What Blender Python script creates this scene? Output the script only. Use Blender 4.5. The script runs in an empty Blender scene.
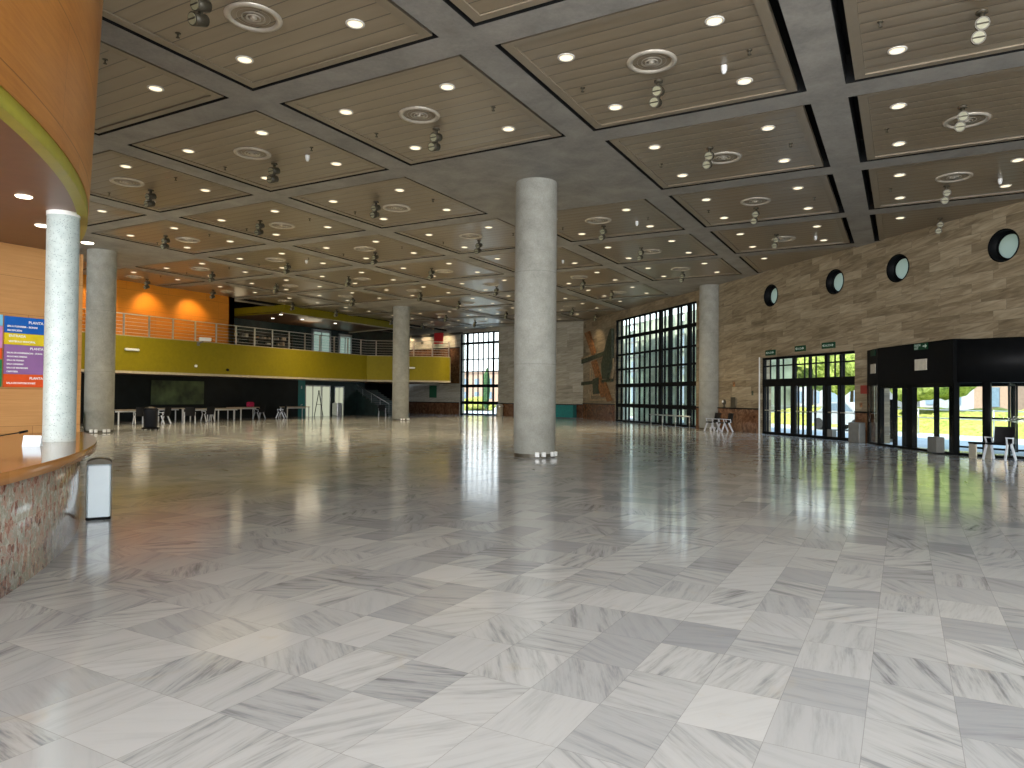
import bpy, bmesh, math, random
from mathutils import Vector, Matrix
random.seed(7)
PI = math.pi
SC = bpy.context.scene
COL = SC.collection

# ------------------------------------------------------------------ camera
cam = bpy.data.objects.new('camera', bpy.data.cameras.new('camera'))
COL.objects.link(cam); SC.camera = cam
cam.data.sensor_width = 36; cam.data.lens = 706.07 / 1024 * 36
cam.data.clip_end = 600
YAW, PITCH, ROLL = 0.5064, 0.017983, 0.00859
fw = Vector((-math.sin(YAW)*math.cos(PITCH), math.cos(YAW)*math.cos(PITCH), math.sin(PITCH)))
rt = Vector((math.cos(YAW), math.sin(YAW), 0)); upv = rt.cross(fw)
R2 = rt*math.cos(ROLL) + upv*math.sin(ROLL); U2 = -rt*math.sin(ROLL) + upv*math.cos(ROLL)
m = Matrix((R2, U2, -fw)).transposed().to_4x4(); m.translation = Vector((0, 0, 1.6))
cam.matrix_world = m
# ------------------------------------------------------------------ view, sky, daylight
SC.view_settings.view_transform = 'Standard'; SC.view_settings.look = 'None'
SC.view_settings.gamma = 1; SC.view_settings.use_curve_mapping = False
SC.view_settings.exposure = 0.0
try:
    SC.cycles.max_bounces = 8; SC.cycles.diffuse_bounces = 4; SC.cycles.glossy_bounces = 4
    SC.cycles.transparent_max_bounces = 16; SC.cycles.caustics_reflective = False; SC.cycles.caustics_refractive = False
    SC.cycles.sample_clamp_indirect = 4.0; SC.cycles.use_denoising = True
except Exception: pass
w = bpy.data.worlds.new('sky'); SC.world = w; w.use_nodes = True
nt = w.node_tree; nt.nodes.clear()
wo = nt.nodes.new('ShaderNodeOutputWorld'); bg = nt.nodes.new('ShaderNodeBackground')
tc = nt.nodes.new('ShaderNodeTexCoord'); sx = nt.nodes.new('ShaderNodeSeparateXYZ'); cr = nt.nodes.new('ShaderNodeValToRGB')
nt.links.new(tc.outputs['Generated'], sx.inputs[0]); nt.links.new(sx.outputs['Z'], cr.inputs[0])
cr.color_ramp.elements[0].position = 0.0; cr.color_ramp.elements[0].color = (0.93, 0.97, 1.0, 1)
cr.color_ramp.elements[1].position = 0.6; cr.color_ramp.elements[1].color = (0.55, 0.74, 1.0, 1)
nt.links.new(cr.outputs[0], bg.inputs[0]); bg.inputs[1].default_value = 3.0
nt.links.new(bg.outputs[0], wo.inputs[0])
def lamp(kind, name, loc, energy, color=(1, 1, 1), rot=(0, 0, 0), **k):
    l = bpy.data.lights.new(name, kind); l.energy = energy; l.color = color
    for a, b in k.items(): setattr(l, a, b)
    o = bpy.data.objects.new(name, l); COL.objects.link(o); o.location = loc; o.rotation_euler = rot
    return o
def aim(o, to):
    d = Vector(to) - o.location; o.rotation_euler = d.to_track_quat('-Z', 'Y').to_euler()
sun = lamp('SUN', 'sun', (0, 0, 40), 11.0, (1, .95, .86), angle=math.radians(1.0)); aim(sun, (0.35*40, 0.62*40, 0))
# daylight entering by the long glass front behind the photographer and by its side end
a = lamp('AREA', 'daylight_front', (-4, -13.2, 4.0), 12500, (.95, .975, 1), shape='RECTANGLE', size=30, size_y=6.6); aim(a, (-4, 0, 3.0))
a = lamp('AREA', 'daylight_side', (11.3, 1.5, 3.6), 4200, (.93, .97, 1), shape='RECTANGLE', size=22, size_y=5.5); aim(a, (0, 2.5, 2.2))

# ------------------------------------------------------------------ node helpers
class G:
    def __init__(s, name):
        s.m = bpy.data.materials.new(name); s.m.use_nodes = True; s.t = s.m.node_tree; s.t.nodes.clear()
        s.out = s.n('OutputMaterial')
    def n(s, kind, **k):
        nd = s.t.nodes.new('ShaderNode' + kind)
        for a, b in k.items():
            if a in ('operation', 'blend_type', 'data_type', 'noise_dimensions', 'wave_type', 'bands_direction', 'feature', 'distance', 'interpolation_type', 'offset', 'squash', 'offset_frequency', 'voronoi_dimensions'):
                setattr(nd, a, b)
        return nd
    def l(s, a, b): s.t.links.new(a, b)
    def val(s, nd, key, v):
        if hasattr(v, 'is_output'): s.l(v, nd.inputs[key])
        else: nd.inputs[key].default_value = v
    def math(s, op, a, b=0.0, c=0.0):
        nd = s.n('Math', operation=op); s.val(nd, 0, a); s.val(nd, 1, b)
        if op in ('MULTIPLY_ADD', 'SMOOTHSTEP', 'WRAP'): s.val(nd, 2, c)
        return nd.outputs[0]
    def obj(s): return s.n('TexCoord').outputs['Object']
    def pos(s): return s.n('NewGeometry').outputs['Position']
    def xyz(s, v):
        nd = s.n('SeparateXYZ'); s.l(v, nd.inputs[0]); return nd.outputs
    def comb(s, x, y, z=0.0):
        nd = s.n('CombineXYZ'); s.val(nd, 0, x); s.val(nd, 1, y); s.val(nd, 2, z); return nd.outputs[0]
    def mapp(s, v, scale=(1, 1, 1), loc=(0, 0, 0), rot=(0, 0, 0)):
        nd = s.n('Mapping'); s.l(v, nd.inputs[0]); nd.inputs['Scale'].default_value = scale
        nd.inputs['Location'].default_value = loc; nd.inputs['Rotation'].default_value = rot; return nd.outputs[0]
    def noise(s, v, scale, detail=4, rough=.55, dist=0):
        nd = s.n('TexNoise'); s.l(v, nd.inputs['Vector']); nd.inputs['Scale'].default_value = scale
        nd.inputs['Detail'].default_value = detail; nd.inputs['Roughness'].default_value = rough; nd.inputs['Distortion'].default_value = dist
        return nd.outputs['Fac']
    def ramp(s, f, stops):
        nd = s.n('ValToRGB'); s.l(f, nd.inputs[0]); e = nd.color_ramp.elements
        while len(e) < len(stops): e.new(.5)
        for x, (p, c) in zip(e, stops):
            x.position = p; x.color = (*c, 1) if len(c) == 3 else c
        return nd.outputs[0]
    def mix(s, f, a, b, bt='MIX'):
        nd = s.n('Mix', data_type='RGBA', blend_type=bt); s.val(nd, 0, f)
        for i, v in ((6, a), (7, b)):
            if hasattr(v, 'is_output'): s.l(v, nd.inputs[i])
            else: nd.inputs[i].default_value = (*v, 1)
        return nd.outputs[2]
    def bsdf(s, color, rough=.5, metal=0, spec=.5, bump=None, bs=.2, bd=.01, **k):
        b = s.n('BsdfPrincipled')
        if hasattr(color, 'is_output'): s.l(color, b.inputs['Base Color'])
        else: b.inputs['Base Color'].default_value = (*color, 1)
        s.val(b, 'Roughness', rough); s.val(b, 'Metallic', metal); s.val(b, 'Specular IOR Level', spec)
        for a, v in k.items(): s.val(b, a.replace('_', ' '), v)
        if bump is not None:
            bn = s.n('Bump'); bn.inputs['Strength'].default_value = bs; bn.inputs['Distance'].default_value = bd
            s.l(bump, bn.inputs['Height']); s.l(bn.outputs[0], b.inputs['Normal'])
        s.l(b.outputs[0], s.out.inputs[0]); return s.m

def plain(name, c, rough=.5, metal=0, spec=.5, var=.06, scale=6):
    g = G(name); f = g.noise(g.obj(), scale, 3)
    a = tuple(max(0, x*(1-var*2)) for x in c); b = tuple(min(1, x*(1+var*2)) for x in c)
    return g.bsdf(g.ramp(f, [(.3, a), (.7, b)]), rough, metal, spec)
def emis(name, c, s):
    g = G(name); e = g.n('Emission'); e.inputs[0].default_value = (*c, 1); e.inputs[1].default_value = s
    g.l(e.outputs[0], g.out.inputs[0]); return g.m

M = {}
# marble floor: tiles .406 x .53 m, the veins of each tile turned its own way
def mat_floor():
    g = G('marble_tiles'); p = g.xyz(g.pos())
    u = g.math('DIVIDE', g.math('ADD', p[0], .17 + 40.6), .406); v = g.math('DIVIDE', g.math('ADD', p[1], 53 - 4.01), .53)
    iu, iv = g.math('FLOOR', u), g.math('FLOOR', v)
    fu, fv = g.math('FRACT', u), g.math('FRACT', v)
    wn = g.n('TexWhiteNoise'); g.l(g.comb(iu, iv), wn.inputs['Vector'])
    wn2 = g.n('TexWhiteNoise'); g.l(g.comb(iv, iu, 3.0), wn2.inputs['Vector'])
    r1, r2 = wn.outputs['Value'], wn2.outputs['Value']; rc = g.xyz(wn.outputs['Color'])
    ang = g.math('ADD', g.math('MULTIPLY', g.math('SUBTRACT', r1, .5), 1.5), g.math('MULTIPLY', g.math('GREATER_THAN', r2, .45), PI/2 - .1))
    ang = g.math('ADD', ang, .3)
    c, s = g.math('COSINE', ang), g.math('SINE', ang)
    x = g.math('MULTIPLY', g.math('SUBTRACT', fu, .5), .406); y = g.math('MULTIPLY', g.math('SUBTRACT', fv, .5), .53)
    xr = g.math('SUBTRACT', g.math('MULTIPLY', x, c), g.math('MULTIPLY', y, s))
    yr = g.math('ADD', g.math('MULTIPLY', x, s), g.math('MULTIPLY', y, c))
    vec = g.comb(g.math('ADD', g.math('MULTIPLY', xr, 1.3), g.math('MULTIPLY', rc[0], 50)), g.math('ADD', g.math('MULTIPLY', yr, 13.0), g.math('MULTIPLY', rc[1], 50)), g.math('MULTIPLY', rc[2], 20))
    n1 = g.noise(vec, 1.0, 5, .58, .22)
    n3 = g.noise(vec, 4.5, 3, .65, .1)
    nn = g.math('ADD', g.math('MULTIPLY', n1, .72), g.math('MULTIPLY', n3, .28))
    veins = g.ramp(nn, [(.30, (.16, .17, .18)), (.39, (.32, .34, .355)), (.45, (.49, .51, .52)), (.52, (.605, .63, .64)), (.7, (.685, .705, .715))])
    base = g.ramp(r2, [(0, (.41, .435, .465)), (.35, (.565, .59, .61)), (1, (.70, .725, .735))])
    col = g.mix(g.math('MULTIPLY_ADD', rc[2], .75, .12), base, veins)
    tone = g.ramp(rc[0], [(0, (.80, .81, .83)), (.5, (.95, .95, .95)), (1, (1, 1, 1))])
    col = g.mix(1.0, col, tone, 'MULTIPLY')
    big = g.noise(g.pos(), 2.3, 4, .6, 1.0)
    col = g.mix(g.math('MULTIPLY', g.ramp(big, [(.62, (0, 0, 0)), (.72, (1, 1, 1))]), .25), col, (.56, .50, .37))
    eu = g.math('MINIMUM', fu, g.math('SUBTRACT', 1.0, fu)); ev = g.math('MINIMUM', fv, g.math('SUBTRACT', 1.0, fv))
    e = g.math('MINIMUM', g.math('MULTIPLY', eu, .406), g.math('MULTIPLY', ev, .53))
    gr = g.math('LESS_THAN', e, .0016)
    col = g.mix(g.math('MULTIPLY', gr, .55), col, (.23, .23, .22))
    bmp = g.noise(g.pos(), 1.6, 1, .5)
    rough = g.math('ADD', .09, g.math('MULTIPLY', big, .06))
    return g.bsdf(col, rough, 0, .55, bump=bmp, bs=.10, bd=.006)
M['floor'] = mat_floor()
def mat_concrete(name, a, b, rough=.8, sc=1.2):
    g = G(name); p = g.pos(); n = g.noise(p, sc, 6, .6, .4); n2 = g.noise(p, 14, 4, .7)
    f = g.math('ADD', g.math('MULTIPLY', n, .7), g.math('MULTIPLY', n2, .3))
    return g.bsdf(g.ramp(f, [(.34, a), (.66, b)]), rough, 0, .3, bump=n2, bs=.25, bd=.01)
M['concrete'] = mat_concrete('soffit_concrete', (.22, .21, .19), (.37, .35, .315), .6)
def mat_column():
    g = G('column_concrete'); p = g.obj(); n = g.noise(p, 2.2, 6, .65); n2 = g.noise(p, 30, 3, .7)
    z = g.xyz(p)[2]; jf = g.math('FRACT', g.math('DIVIDE', z, 2.46)); jl = g.math('LESS_THAN', jf, .008)
    f = g.math('ADD', g.math('MULTIPLY', n, .6), g.math('MULTIPLY', n2, .4))
    c = g.ramp(f, [(.36, (.27, .268, .23)), (.64, (.41, .405, .36))]); c = g.mix(g.math('MULTIPLY', jl, .35), c, (.15, .15, .13))
    return g.bsdf(c, .75, 0, .3, bump=n2, bs=.3, bd=.006)
M['column'] = mat_column()
def mat_speckle():
    g = G('speckled_stone'); p = g.obj(); vo = g.n('TexVoronoi'); g.l(p, vo.inputs['Vector']); vo.inputs['Scale'].default_value = 62
    wn = g.n('TexWhiteNoise'); g.l(vo.outputs['Color'], wn.inputs['Vector'])
    sp = g.math('MULTIPLY', g.math('LESS_THAN', vo.outputs['Distance'], .33), g.math('GREATER_THAN', wn.outputs['Value'], .62))
    c = g.ramp(g.noise(p, 9, 4), [(.3, (.34, .40, .39)), (.7, (.45, .51, .49))])
    return g.bsdf(g.mix(sp, c, (.20, .24, .23)), .42, 0, .5)
M['speckle'] = mat_speckle()
def mat_stone(name, cols, bw=1.15, bh=.31, mortar=(.10, .085, .07), rough=.45, vein=6.0, vary=.55):
    """coursed stone cladding; object x runs along the wall, object z is up"""
    g = G(name); p = g.xyz(g.obj()); v = g.comb(p[0], p[2])
    br = g.n('TexBrick', offset=.37, squash=1.35); br.offset_frequency = 2; br.squash_frequency = 3
    g.l(v, br.inputs['Vector']); br.inputs['Scale'].default_value = 1
    br.inputs['Brick Width'].default_value = bw; br.inputs['Row Height'].default_value = bh
    br.inputs['Mortar Size'].default_value = .004; br.inputs['Mortar Smooth'].default_value = .1; br.inputs['Bias'].default_value = 0
    br.inputs['Color1'].default_value = (0, 0, 0, 1); br.inputs['Color2'].default_value = (1, 1, 1, 1); br.inputs['Mortar'].default_value = (.5, .5, .5, 1)
    bc = g.math('MULTIPLY', g.xyz(br.outputs['Color'])[0], 1.0)
    vx = g.comb(g.math('MULTIPLY_ADD', p[0], .8, g.math('MULTIPLY', bc, 9)), g.math('MULTIPLY_ADD', p[2], vein, g.math('MULTIPLY', p[0], .9)), bc)
    n = g.noise(vx, 1.0, 6, .62, 1.1)
    f = g.math('ADD', g.math('MULTIPLY', bc, .22*vary*2), g.math('MULTIPLY', n, .95)); f = g.math('SUBTRACT', f, .1*vary)
    c = g.ramp(f, [(.2, cols[0]), (.42, cols[1]), (.6, cols[2]), (.85, cols[3])])
    c = g.mix(g.math('MULTIPLY', br.outputs['Fac'], .6), c, mortar)
    return g.bsdf(c, rough, 0, .35, bump=n, bs=.1, bd=.004)
M['stone'] = mat_stone('veined_wall_stone', [(.09, .065, .038), (.195, .15, .092), (.30, .24, .155), (.43, .36, .25)])
M['pale_stone'] = mat_stone('pale_wall_stone', [(.20, .18, .14), (.32, .295, .235), (.42, .39, .32), (.52, .49, .42)], 1.5, .5)
def mat_brown(name, a, b, c2):
    g = G(name); p = g.obj(); n = g.noise(p, 2.6, 8, .72, 1.5); q = g.xyz(p)
    j = g.math('LESS_THAN', g.math('FRACT', g.math('DIVIDE', q[0], 1.3)), .008)
    c = g.ramp(n, [(.32, a), (.52, b), (.68, c2)]); c = g.mix(g.math('MULTIPLY', j, .6), c, (.02, .015, .01))
    return g.bsdf(c, .25, 0, .5)
M['brown_marble'] = mat_brown('brown_wainscot_marble', (.05, .022, .012), (.15, .07, .035), (.27, .15, .08))
def mat_breccia():
    g = G('breccia_marble'); p = g.obj(); q = g.xyz(p)
    th = g.math('ARCTAN2', q[1], q[0]); s = g.math('MULTIPLY', th, 12.78); v = g.comb(s, q[2], 0.0)
    w1 = g.n('TexNoise'); g.l(v, w1.inputs['Vector']); w1.inputs['Scale'].default_value = 7; w1.inputs['Detail'].default_value = 4
    va = g.n('VectorMath', operation='MULTIPLY_ADD'); g.l(w1.outputs['Color'], va.inputs[0]); va.inputs[1].default_value = (.16, .16, .16); g.l(g.mapp(v, (1.35, .85, 1)), va.inputs[2])
    vo = g.n('TexVoronoi'); g.l(va.outputs[0], vo.inputs['Vector']); vo.inputs['Scale'].default_value = 13; vo.inputs['Randomness'].default_value = 1
    vb = g.n('TexVoronoi', feature='DISTANCE_TO_EDGE'); g.l(va.outputs[0], vb.inputs['Vector']); vb.inputs['Scale'].default_value = 13
    wn = g.n('TexWhiteNoise'); g.l(vo.outputs['Color'], wn.inputs['Vector'])
    n = g.noise(v, 16, 5, .7, .8)
    f = g.math('ADD', g.math('MULTIPLY', wn.outputs['Value'], .55), g.math('MULTIPLY_ADD', n, 1.1, -.3))
    c = g.ramp(f, [(.2, (.17, .07, .05)), (.34, (.38, .19, .14)), (.5, (.52, .38, .31)), (.64, (.33, .34, .27)), (.85, (.66, .63, .56))])
    edge = g.ramp(vb.outputs['Distance'], [(.0, (1, 1, 1)), (.055, (0, 0, 0))])
    c = g.mix(g.math('MULTIPLY', edge, .55), c, (.62, .60, .52))
    j1 = g.math('LESS_THAN', g.math('FRACT', g.math('DIVIDE', g.math('ADD', s, .35), 1.25)), .003)
    j2 = g.math('LESS_THAN', g.math('ABSOLUTE', g.math('SUBTRACT', q[2], .545)), .002)
    c = g.mix(g.math('MULTIPLY', g.math('MAXIMUM', j1, j2), .5), c, (.16, .10, .08))
    return g.bsdf(c, .12, 0, .6)
M['breccia'] = mat_breccia()
def mat_wood(name, a, b, rough=.35, bands=.62, axis='z', joint=True, cyl=False, grain=(1.0, 14.0), vjoint=2.4):
    g = G(name); p = g.obj(); q = g.xyz(p)
    if cyl:
        s = g.math('MULTIPLY', g.math('ARCTAN2', q[1], q[0]), 12.9)
    else:
        s = g.math('ADD', q[0], q[1])
    z = q[2]
    v = g.comb(g.math('MULTIPLY', s, grain[0]), g.math('MULTIPLY', z, grain[1]), 0.0)
    n = g.noise(v, 1.6, 6, .6, .8); n2 = g.noise(g.comb(s, z), 1.1, 4, .6, .6)
    row = g.math('FLOOR', g.math('DIVIDE', z, bands))
    wn = g.n('TexWhiteNoise'); g.l(g.comb(row, g.math('FLOOR', g.math('DIVIDE', g.math('ADD', s, g.math('MULTIPLY', row, .83)), vjoint))), wn.inputs['Vector'])
    f = g.math('ADD', g.math('ADD', g.math('MULTIPLY', n, .45), g.math('MULTIPLY', n2, .35)), g.math('MULTIPLY', wn.outputs['Value'], .16))
    c = g.ramp(f, [(.3, a), (.72, b)])
    if joint:
        j = g.math('LESS_THAN', g.math('FRACT', g.math('DIVIDE', z, bands)), .012)
        k = g.math('LESS_THAN', g.math('FRACT', g.math('DIVIDE', g.math('ADD', s, g.math('MULTIPLY', row, .83)), vjoint)), .003)
        c = g.mix(g.math('MULTIPLY', g.math('MAXIMUM', j, k), .6), c, (.10, .04, .01))
    return g.bsdf(c, rough, 0, .4)
M['drum_wood'] = mat_wood('orange_veneer', (.36, .13, .024), (.60, .26, .058), .33, 1.02, cyl=True)
M['gallery_wood'] = mat_wood('orange_gallery_panels', (.50, .165, .012), (.70, .27, .025), .4, 1.0)
M['desk_wood'] = mat_wood('blond_wall_wood', (.40, .19, .06), (.60, .33, .13), .35, .55, grain=(.8, 20))
M['top_wood'] = mat_wood('polished_counter_wood', (.38, .155, .04), (.56, .26, .08), .1, 9, joint=False, cyl=True, grain=(1, 6))
M['olive'] = plain('olive_yellow_paint', (.225, .182, .005), .6, var=.03, spec=.2)
M['lime'] = plain('lime_edge_paint', (.36, .33, .04), .45, var=.04)
M['soffit_brown'] = plain('brown_soffit_panel', (.20, .10, .045), .42, var=.03)
def mat_planks():
    g = G('ceiling_planks'); p = g.xyz(g.pos())
    f = g.math('FRACT', g.math('DIVIDE', g.math('ADD', p[1], 50.0 - 14.516), .335))
    d = g.math('ABSOLUTE', g.math('SUBTRACT', f, .5))
    gr = g.math('GREATER_THAN', d, .468)
    n = g.noise(g.mapp(g.pos(), (.35, 3, 1)), 1.5, 3)
    c = g.ramp(n, [(.3, (.24, .19, .128)), (.7, (.278, .223, .152))])
    c = g.mix(g.math('MULTIPLY', gr, .8), c, (.045, .035, .025))
    h = g.math('SUBTRACT', 1.0, g.math('POWER', g.math('MULTIPLY', d, 2.0), 4.0))
    return g.bsdf(c, .28, 0, .5, bump=h, bs=.45, bd=.012)
M['planks'] = mat_planks()
M['panel_frame'] = plain('ceiling_panel_frame', (.245, .20, .14), .4, var=.02)
M['black'] = plain('black_powder_coat', (.004, .0045, .005), .5, var=.1, spec=.1)
M['shade_black'] = plain('painted_shade', (.004, .004, .004), .9)  # near-black that paints shade into ceiling gaps and diffuser throats
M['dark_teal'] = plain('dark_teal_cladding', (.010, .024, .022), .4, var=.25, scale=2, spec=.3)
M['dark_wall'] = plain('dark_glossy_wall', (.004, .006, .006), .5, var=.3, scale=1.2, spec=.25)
M['teal'] = plain('teal_paint', (.012, .18, .18), .45)
M['green_box'] = plain('green_cabinet_paint', (.01, .16, .11), .45)
M['green_banner'] = plain('green_banner_cloth', (.01, .10, .04), .7)
M['red'] = plain('red_banner_cloth', (.55, .02, .02), .7)
M['sign_red'] = plain('sign_red', (.25, .03, .02), .5)
M['magenta'] = plain('magenta_cloth', (.45, .01, .07), .7)
M['white'] = plain('white_enamel', (.80, .80, .78), .4, var=.02)
M['bin_white'] = plain('white_gloss_panel', (.68, .80, .88), .18, var=.01)
M['cream'] = plain('cream_lens', (.30, .285, .18), .5)
M['grey_metal'] = plain('brushed_grey_metal', (.45, .45, .45), .35, .8)
M['dark_metal'] = plain('dark_bronze_metal', (.07, .06, .04), .45, .3)
M['steel'] = plain('stainless_steel', (.62, .61, .58), .3, .9)
M['diffuser'] = plain('satin_diffuser_metal', (.55, .50, .42), .32, .35)
M['trim'] = plain('white_trim_ring', (.72, .70, .64), .4)
M['light_wood'] = plain('pale_table_laminate', (.55, .44, .30), .4)
M['chair_leg'] = plain('pale_grey_chair_frame', (.66, .68, .72), .35, .2)
M['chair_black'] = plain('black_chair_shell', (.008, .008, .009), .6, spec=.2)
M['grey_box'] = plain('grey_cabinet_paint', (.16, .16, .145), .5)
M['beige'] = plain('beige_board', (.62, .58, .47), .5)
M['navy'] = plain('dark_navy_plastic', (.004, .006, .012), .45, spec=.25)
M['plaster'] = plain('warm_plaster', (.42, .37, .28), .8)
M['mural_a'] = plain('rust_brown_relief', (.24, .11, .04), .6, var=.3)
M['mural_b'] = plain('dark_green_relief', (.05, .06, .035), .6, var=.3)
M['mural_c'] = plain('tan_relief', (.36, .27, .16), .6, var=.2)
M['down'] = emis('downlight_glow', (1, .84, .56), 1.7)
M['down_small'] = emis('small_downlight_glow', (1, .90, .72), 4.0)
M['sign_green'] = plain('exit_sign_green', (.004, .05, .022), .5, spec=.2)
M['ink'] = plain('white_lettering', (.85, .88, .86), .5, var=.01)
M['ink_dim'] = plain('pale_green_lettering', (.50, .62, .54), .5, var=.01)
def board(name, c): return plain(name, c, .22, var=.03)
M['b_blue'] = board('board_blue', (.01, .11, .45)); M['b_yel'] = board('board_yellow', (.70, .55, .02))
M['b_pur'] = board('board_purple', (.28, .14, .34)); M['b_red'] = board('board_orange_red', (.70, .09, .02))
M['b_green'] = board('board_green', (.02, .22, .07)); M['b_cyan'] = board('board_light_blue', (.20, .50, .70)); M['b_pink'] = board('board_pink', (.60, .25, .50))
def mat_glass(name, tint=(.93, .97, .95), refl=.05):
    g = G(name); t = g.n('BsdfTransparent'); t.inputs[0].default_value = (*tint, 1)
    gl = g.n('BsdfGlossy'); gl.inputs['Roughness'].default_value = .02; gl.inputs[0].default_value = (1, 1, 1, 1)
    ge = g.n('NewGeometry'); dt = g.n('VectorMath', operation='DOT_PRODUCT'); g.l(ge.outputs['Normal'], dt.inputs[0]); g.l(ge.outputs['Incoming'], dt.inputs[1])
    sc_ = g.math('POWER', g.math('SUBTRACT', 1.0, g.math('ABSOLUTE', dt.outputs['Value'])), 5.0); mx = g.n('MixShader')
    g.l(g.math('MULTIPLY_ADD', sc_, 18*refl, refl), mx.inputs[0]); g.l(t.outputs[0], mx.inputs[1]); g.l(gl.outputs[0], mx.inputs[2]); g.l(mx.outputs[0], g.out.inputs[0]); return g.m
M['glass'] = mat_glass('clear_glass'); M['green_glass'] = mat_glass('green_tinted_glass', (.90, .96, .91))
def mat_port():
    g = G('frosted_porthole_glass'); a = g.n('BsdfTranslucent'); a.inputs[0].default_value = (.22, .26, .22, 1); b = g.n('BsdfDiffuse'); b.inputs[0].default_value = (.45, .52, .47, 1)
    mx = g.n('MixShader'); mx.inputs[0].default_value = .2; g.l(a.outputs[0], mx.inputs[1]); g.l(b.outputs[0], mx.inputs[2]); g.l(mx.outputs[0], g.out.inputs[0]); return g.m
M['port'] = mat_port(); M['low_reflect_glass'] = mat_glass('low_reflect_curved_glass', (.93, .97, .95), .006)  # curved glass has its reflection lowered to drop a lamp's highlight
def mat_hedge(name, cs, sc=9):
    g = G(name); n = g.noise(g.pos(), sc, 6, .7); return g.bsdf(g.ramp(n, [(.35, cs[0]), (.5, cs[1]), (.65, cs[2])]), .8, 0, .2, bump=n, bs=1, bd=.1)
M['hedge'] = mat_hedge('sunlit_shrub', [(.12, .17, .03), (.32, .34, .07), (.45, .42, .14)], 5)
M['leaf'] = mat_hedge('tree_foliage', [(.08, .12, .02), (.26, .33, .07), (.44, .49, .16)], 4)
M['cypress'] = mat_hedge('cypress_foliage', [(.02, .05, .02), (.05, .11, .04), (.09, .16, .06)], 6)
M['bark'] = plain('bark', (.16, .11, .08), .9)
M['paving'] = mat_concrete('pale_plaza_paving', (.36, .41, .44), (.46, .51, .54), .8, .5)
M['facade'] = plain('white_render', (.34, .34, .33), .8, var=.02)
M['facade_orange'] = plain('terracotta_render', (.36, .24, .17), .8, var=.05)
M['window_dark'] = plain('window_reflection', (.16, .22, .28), .15)
M['fin'] = plain('pale_green_louver', (.56, .62, .52), .45, var=.2, scale=1.5)
M['rear_block'] = plain('green_grey_render', (.24, .28, .23), .8, var=.25, scale=.6)
M['car'] = plain('silver_car_paint', (.55, .60, .62), .25, .3)
M['tyre'] = plain('tyre_rubber', (.015, .015, .015), .8)

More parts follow.
